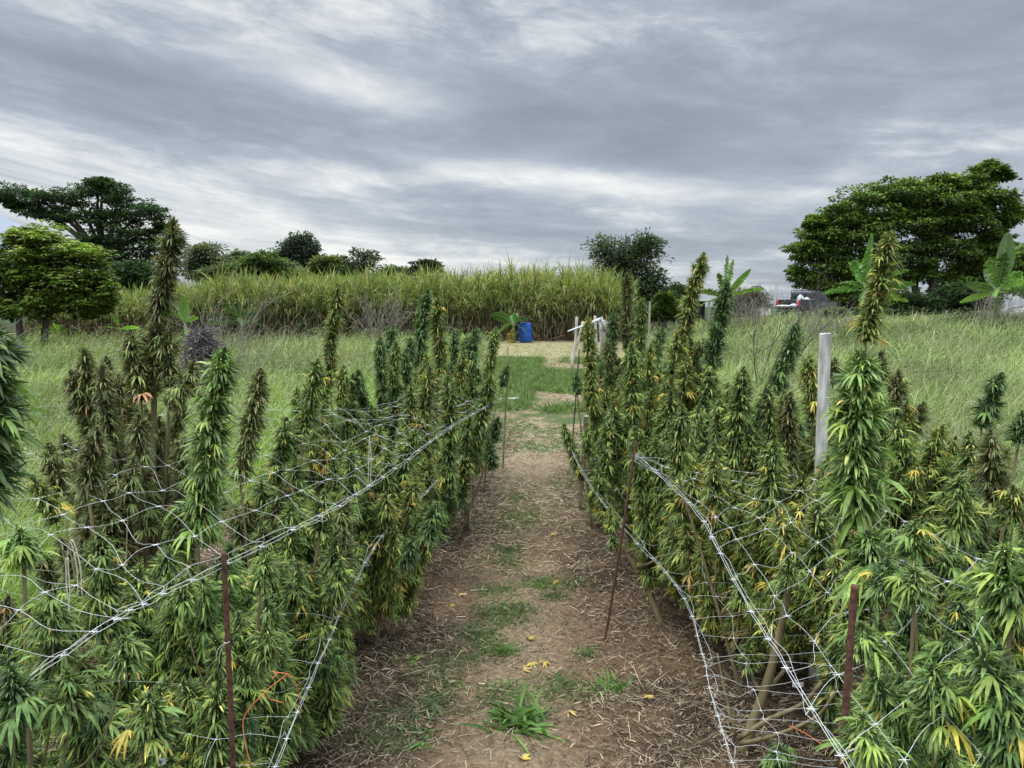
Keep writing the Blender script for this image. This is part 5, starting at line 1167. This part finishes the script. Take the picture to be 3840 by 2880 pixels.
B = [(-2.1, 1.2, .60), (-2.1, 2.0, .60), (-2.1, 2.8, .62), (-2.0, 3.4, .62), (-1.8, 4.2, .62), (-1.4, 5.0, .62)]
A = [q + np.array([.05, 0, 0]) for q in A]
net('trellis_net', 'lower white trellis net of the left bed, its edge running beside the path', grid_between(A, B, 8, 22), 202)
A = [at(3330, 3150, 1.08), at(3150, 2835, 1.16), at(2950, 2510, 1.42), at(2815, 2290, 1.68), at(2700, 2075, 2.05), at(2640, 1955, 2.38), at(2520, 1820, 2.9), at(2380, 1706, 3.5)]
B = [at(4200, 2300, 1.35), at(3900, 2150, 1.55), at(3500, 1990, 2.0), at(3330, 1920, 2.3), at(3150, 1840, 2.6), at(2950, 1790, 2.9), at(2650, 1760, 3.2), at(2392, 1712, 3.52)]
net('trellis_net', 'upper white trellis net fanning out from the thin leaning rod in the right bed', grid_between(A, B, 7, 15), 203, sag=.03)
A = [at(2790, 3000, 1.75), at(2735, 2820, 1.88), at(2690, 2680, 2.04), at(2655, 2550, 2.22), at(2630, 2440, 2.4), at(2575, 2260, 2.8), at(2480, 2130, 3.15), at(2340, 1985, 3.6), at(2200, 1800, 4.4), at(2130, 1660, 5.4)]
B = [(1.5, 1.4, .6), (1.6, 1.6, .6), (1.7, 1.8, .6), (1.75, 2.0, .6), (1.8, 2.2, .6), (1.8, 2.6, .62), (1.8, 3.0, .62), (1.8, 3.6, .62), (1.7, 4.4, .64), (1.6, 5.4, .66)]
net('trellis_net', 'lower white trellis net edging the right bed above the mulch', grid_between(A, B, 7, 24), 204, sag=.03)
def cords(name, label, paths, r, mat, cat='twine'):
    a = Acc()
    for P in paths: tube(a, bezier(P, 24), r, 5)
    o = a.build(name, mat, None, True); tag(o, label, cat)
k0 = at(247, 2090, 1.5)
cords('cream_twine', 'cream twine knotted to the net with loose ends hanging, front left', [[k0, at(250, 2200, 1.5), at(262, 2305, 1.5)], [k0 + [.004, 0, 0], at(262, 2220, 1.5), at(255, 2300, 1.5)], [k0, at(270, 2025, 1.5), at(300, 2120, 1.5), at(308, 2240, 1.5)], [k0, at(265, 2035, 1.5), at(288, 2130, 1.5), at(292, 2240, 1.5)], [k0, at(240, 2100, 1.5), k0 + [.006, 0, .01], at(252, 2070, 1.5)]], .0013, M_cream)
k0 = at(1385, 1635, 3.0)
cords('cream_twine', 'cream twine hanging straight down from the middle of the left net', [[k0, at(1383, 1720, 3.0), at(1380, 1830, 3.0)], [k0, at(1392, 1720, 3.0), at(1388, 1820, 3.0)]], .0018, M_cream)
cords('cream_twine', 'wisp of white twine tied round the front left rod', [[at(845, 2410, 1.6), at(815, 2440, 1.6), at(810, 2480, 1.6)], [at(845, 2412, 1.6), at(825, 2450, 1.6), at(822, 2490, 1.6)], [at(838, 2408, 1.585), at(850, 2412, 1.585), at(862, 2405, 1.6)]], .0009, M_cream)
cords('orange_twine', 'orange twine trailing from a knot beside the front left rod', [[at(1075, 2530, 1.75), at(1000, 2590, 1.72), at(920, 2680, 1.7), at(915, 2760, 1.68), at(940, 2870, 1.66)], [at(1030, 2520, 1.76), at(1090, 2535, 1.75), at(1120, 2600, 1.76), at(1125, 2680, 1.78)], [at(985, 2600, 1.72), at(1010, 2620, 1.74), at(1060, 2635, 1.75)], [at(1020, 2515, 1.76), at(1035, 2530, 1.75), at(1020, 2545, 1.74)]], .0012, M_orange)
cords('orange_twine', 'short loop of orange twine tied to the left net above the mulch', [[at(1325, 2070, 2.8), at(1315, 2140, 2.8), at(1345, 2190, 2.78), at(1335, 2240, 2.7), at(1290, 2262, 2.6)], [at(1280, 2258, 2.6), at(1310, 2262, 2.6), at(1300, 2270, 2.6)]], .0014, M_orange)
cords('orange_twine', 'thin orange twine curling over the path edge of the left net', [[at(1410, 1970, 3.3), at(1400, 2010, 3.3), at(1430, 2050, 3.3), at(1475, 2058, 3.3)]], .0014, M_orange)
cords('orange_twine', 'orange twine lying on the woody base in the right bed', [[at(2960, 2720, 2.1), at(3020, 2750, 2.0), at(3080, 2790, 1.9)]], .0015, M_orange)

# ------------------------------------------------------------------ single weeds and fallen leaves on the path
def weed(name, label, px, py, n, L, W, seed, pal, el=(.15, 1.1), dr=(.2, .7), prof='blade', cat='weed', group=None, sp=.02):
    rng = RS(seed); c = gpt(px, py); c[2] = float(ground_z(c[0], c[1])); a = Acc()
    az = rng.rand(n) * 6.283; e_ = rng.uniform(el[0], el[1], n); off = rng.normal(0, sp, (n, 2))
    B = np.stack([c[0] + off[:, 0], c[1] + off[:, 1], ground_z(c[0] + off[:, 0], c[1] + off[:, 1])], 1)
    C = pick(rng, pal, n)
    leaves(a, B, np.stack([np.cos(az) * np.cos(e_), np.sin(az) * np.cos(e_), np.sin(e_)], 1), L * rng.uniform(.45, 1.1, n), W * rng.uniform(.7, 1.2, n), rng.uniform(dr[0], dr[1], n), C, prof, rng, tipc=C * 1.2)
    o = a.build(name, M_grass); tag(o, label, cat, group); return o
WG = [(3, (.10, .19, .045)), (2, (.15, .26, .06)), (1, (.07, .13, .04))]
weed('grass_tuft', 'largest green grass tuft in the middle of the path at the front', 1950, 2720, 120, .22, .014, 301, WG, sp=.05)
weed('grass_tuft', 'broad bladed green grass tuft at the right of the path', 2300, 2590, 60, .15, .010, 302, WG, sp=.04)
weed('grass_tuft', 'flat spreading grass tuft at the front left of the path', 1560, 2770, 42, .17, .010, 303, WG, (.05, .6), sp=.05)
weed('grass_tuft', 'loose grass tuft left of the largest one', 1640, 2650, 45, .14, .007, 304, [(1, (.10, .15, .07)), (1, (.14, .2, .08))], (.1, .9), sp=.04)
weed('grass_tuft', 'thin grass tuft in the centre of the path beside the yellow leaves', 1890, 2440, 60, .10, .006, 305, WG, (.2, 1.2), sp=.025)
weed('grass_tuft', 'small grass clump on the path just behind the largest tuft', 1900, 2580, 40, .10, .005, 306, WG, (.2, 1.2), sp=.05)
weed('grass_tuft', 'grass clump on the right half of the path level with the bare stems', 2040, 2190, 60, .09, .006, 307, WG, (.2, 1.0), sp=.05)
weed('grass_tuft', 'grass tuft at the left edge of the front mulch under the low leaves', 1110, 2680, 30, .13, .010, 309, WG, (.1, .8), sp=.04)
weed('seedling', 'small bright broad leaved seedling on the left side of the path', 1542, 2500, 16, .05, .026, 310, [(1, (.20, .34, .07))], (.25, 1.0), (.1, .4), 4, 'seedling', sp=.02)
weed('seedling', 'tiny single seedling right of the path centre', 2120, 2560, 5, .05, .024, 311, [(1, (.12, .2, .06))], (.3, 1.0), (.1, .4), 4, 'seedling', sp=.008)
def fallen(px, py, seed, label, n=6, L=.05, brown=False):
    rng = RS(seed); c = gpt(px, py); c[2] = float(ground_z(c[0], c[1])) + .012; a = Acc(); a0 = rng.rand() * 6.28
    az = a0 + np.linspace(-1.1, 1.1, n) + rng.normal(0, .1, n)
    C = pick(rng, [(1, (.50, .39, .09))] if not brown else [(1, (.5, .36, .14))], n)
    leaves(a, np.tile(c, (n, 1)), np.stack([np.cos(az), np.sin(az), rng.uniform(0, .35, n)], 1), L * (1 - .35 * np.abs(np.linspace(-1, 1, n))), L * .17, rng.uniform(.1, .5, n), C, 4, rng)
    o = a.build('fallen_leaf', M_straw); tag(o, label, 'fallen leaf', 'fallen yellow leaves')
for k, (px, py, lb, br) in enumerate([(2000, 2490, 'yellow fallen leaf left of a pair in the middle of the path', 0), (2045, 2490, 'yellow fallen leaf right of a pair in the middle of the path', 0), (1965, 2520, 'tan curled fallen leaf in front of the yellow pair', 1),
        (1985, 2400, 'bright yellow fallen leaf on the grass behind the pair', 0), (1740, 2230, 'pale fallen leaf on the left half of the path', 1), (1700, 2265, 'small yellow fallen leaf left of the path centre', 0), (2080, 2180, 'yellow fallen leaf beside the right hand grass clump', 0),
        (2130, 2680, 'withered yellow leaf to the right of the largest grass tuft', 1), (2450, 2645, 'yellow fallen leaf on the mulch right of the path', 0), (1960, 2870, 'yellow fallen leaf at the very front edge of the path', 0), (2070, 2000, 'pale fallen leaf under the right bed edge', 1)]):
    fallen(px, py, 400 + k, lb, L=.055, brown=br)
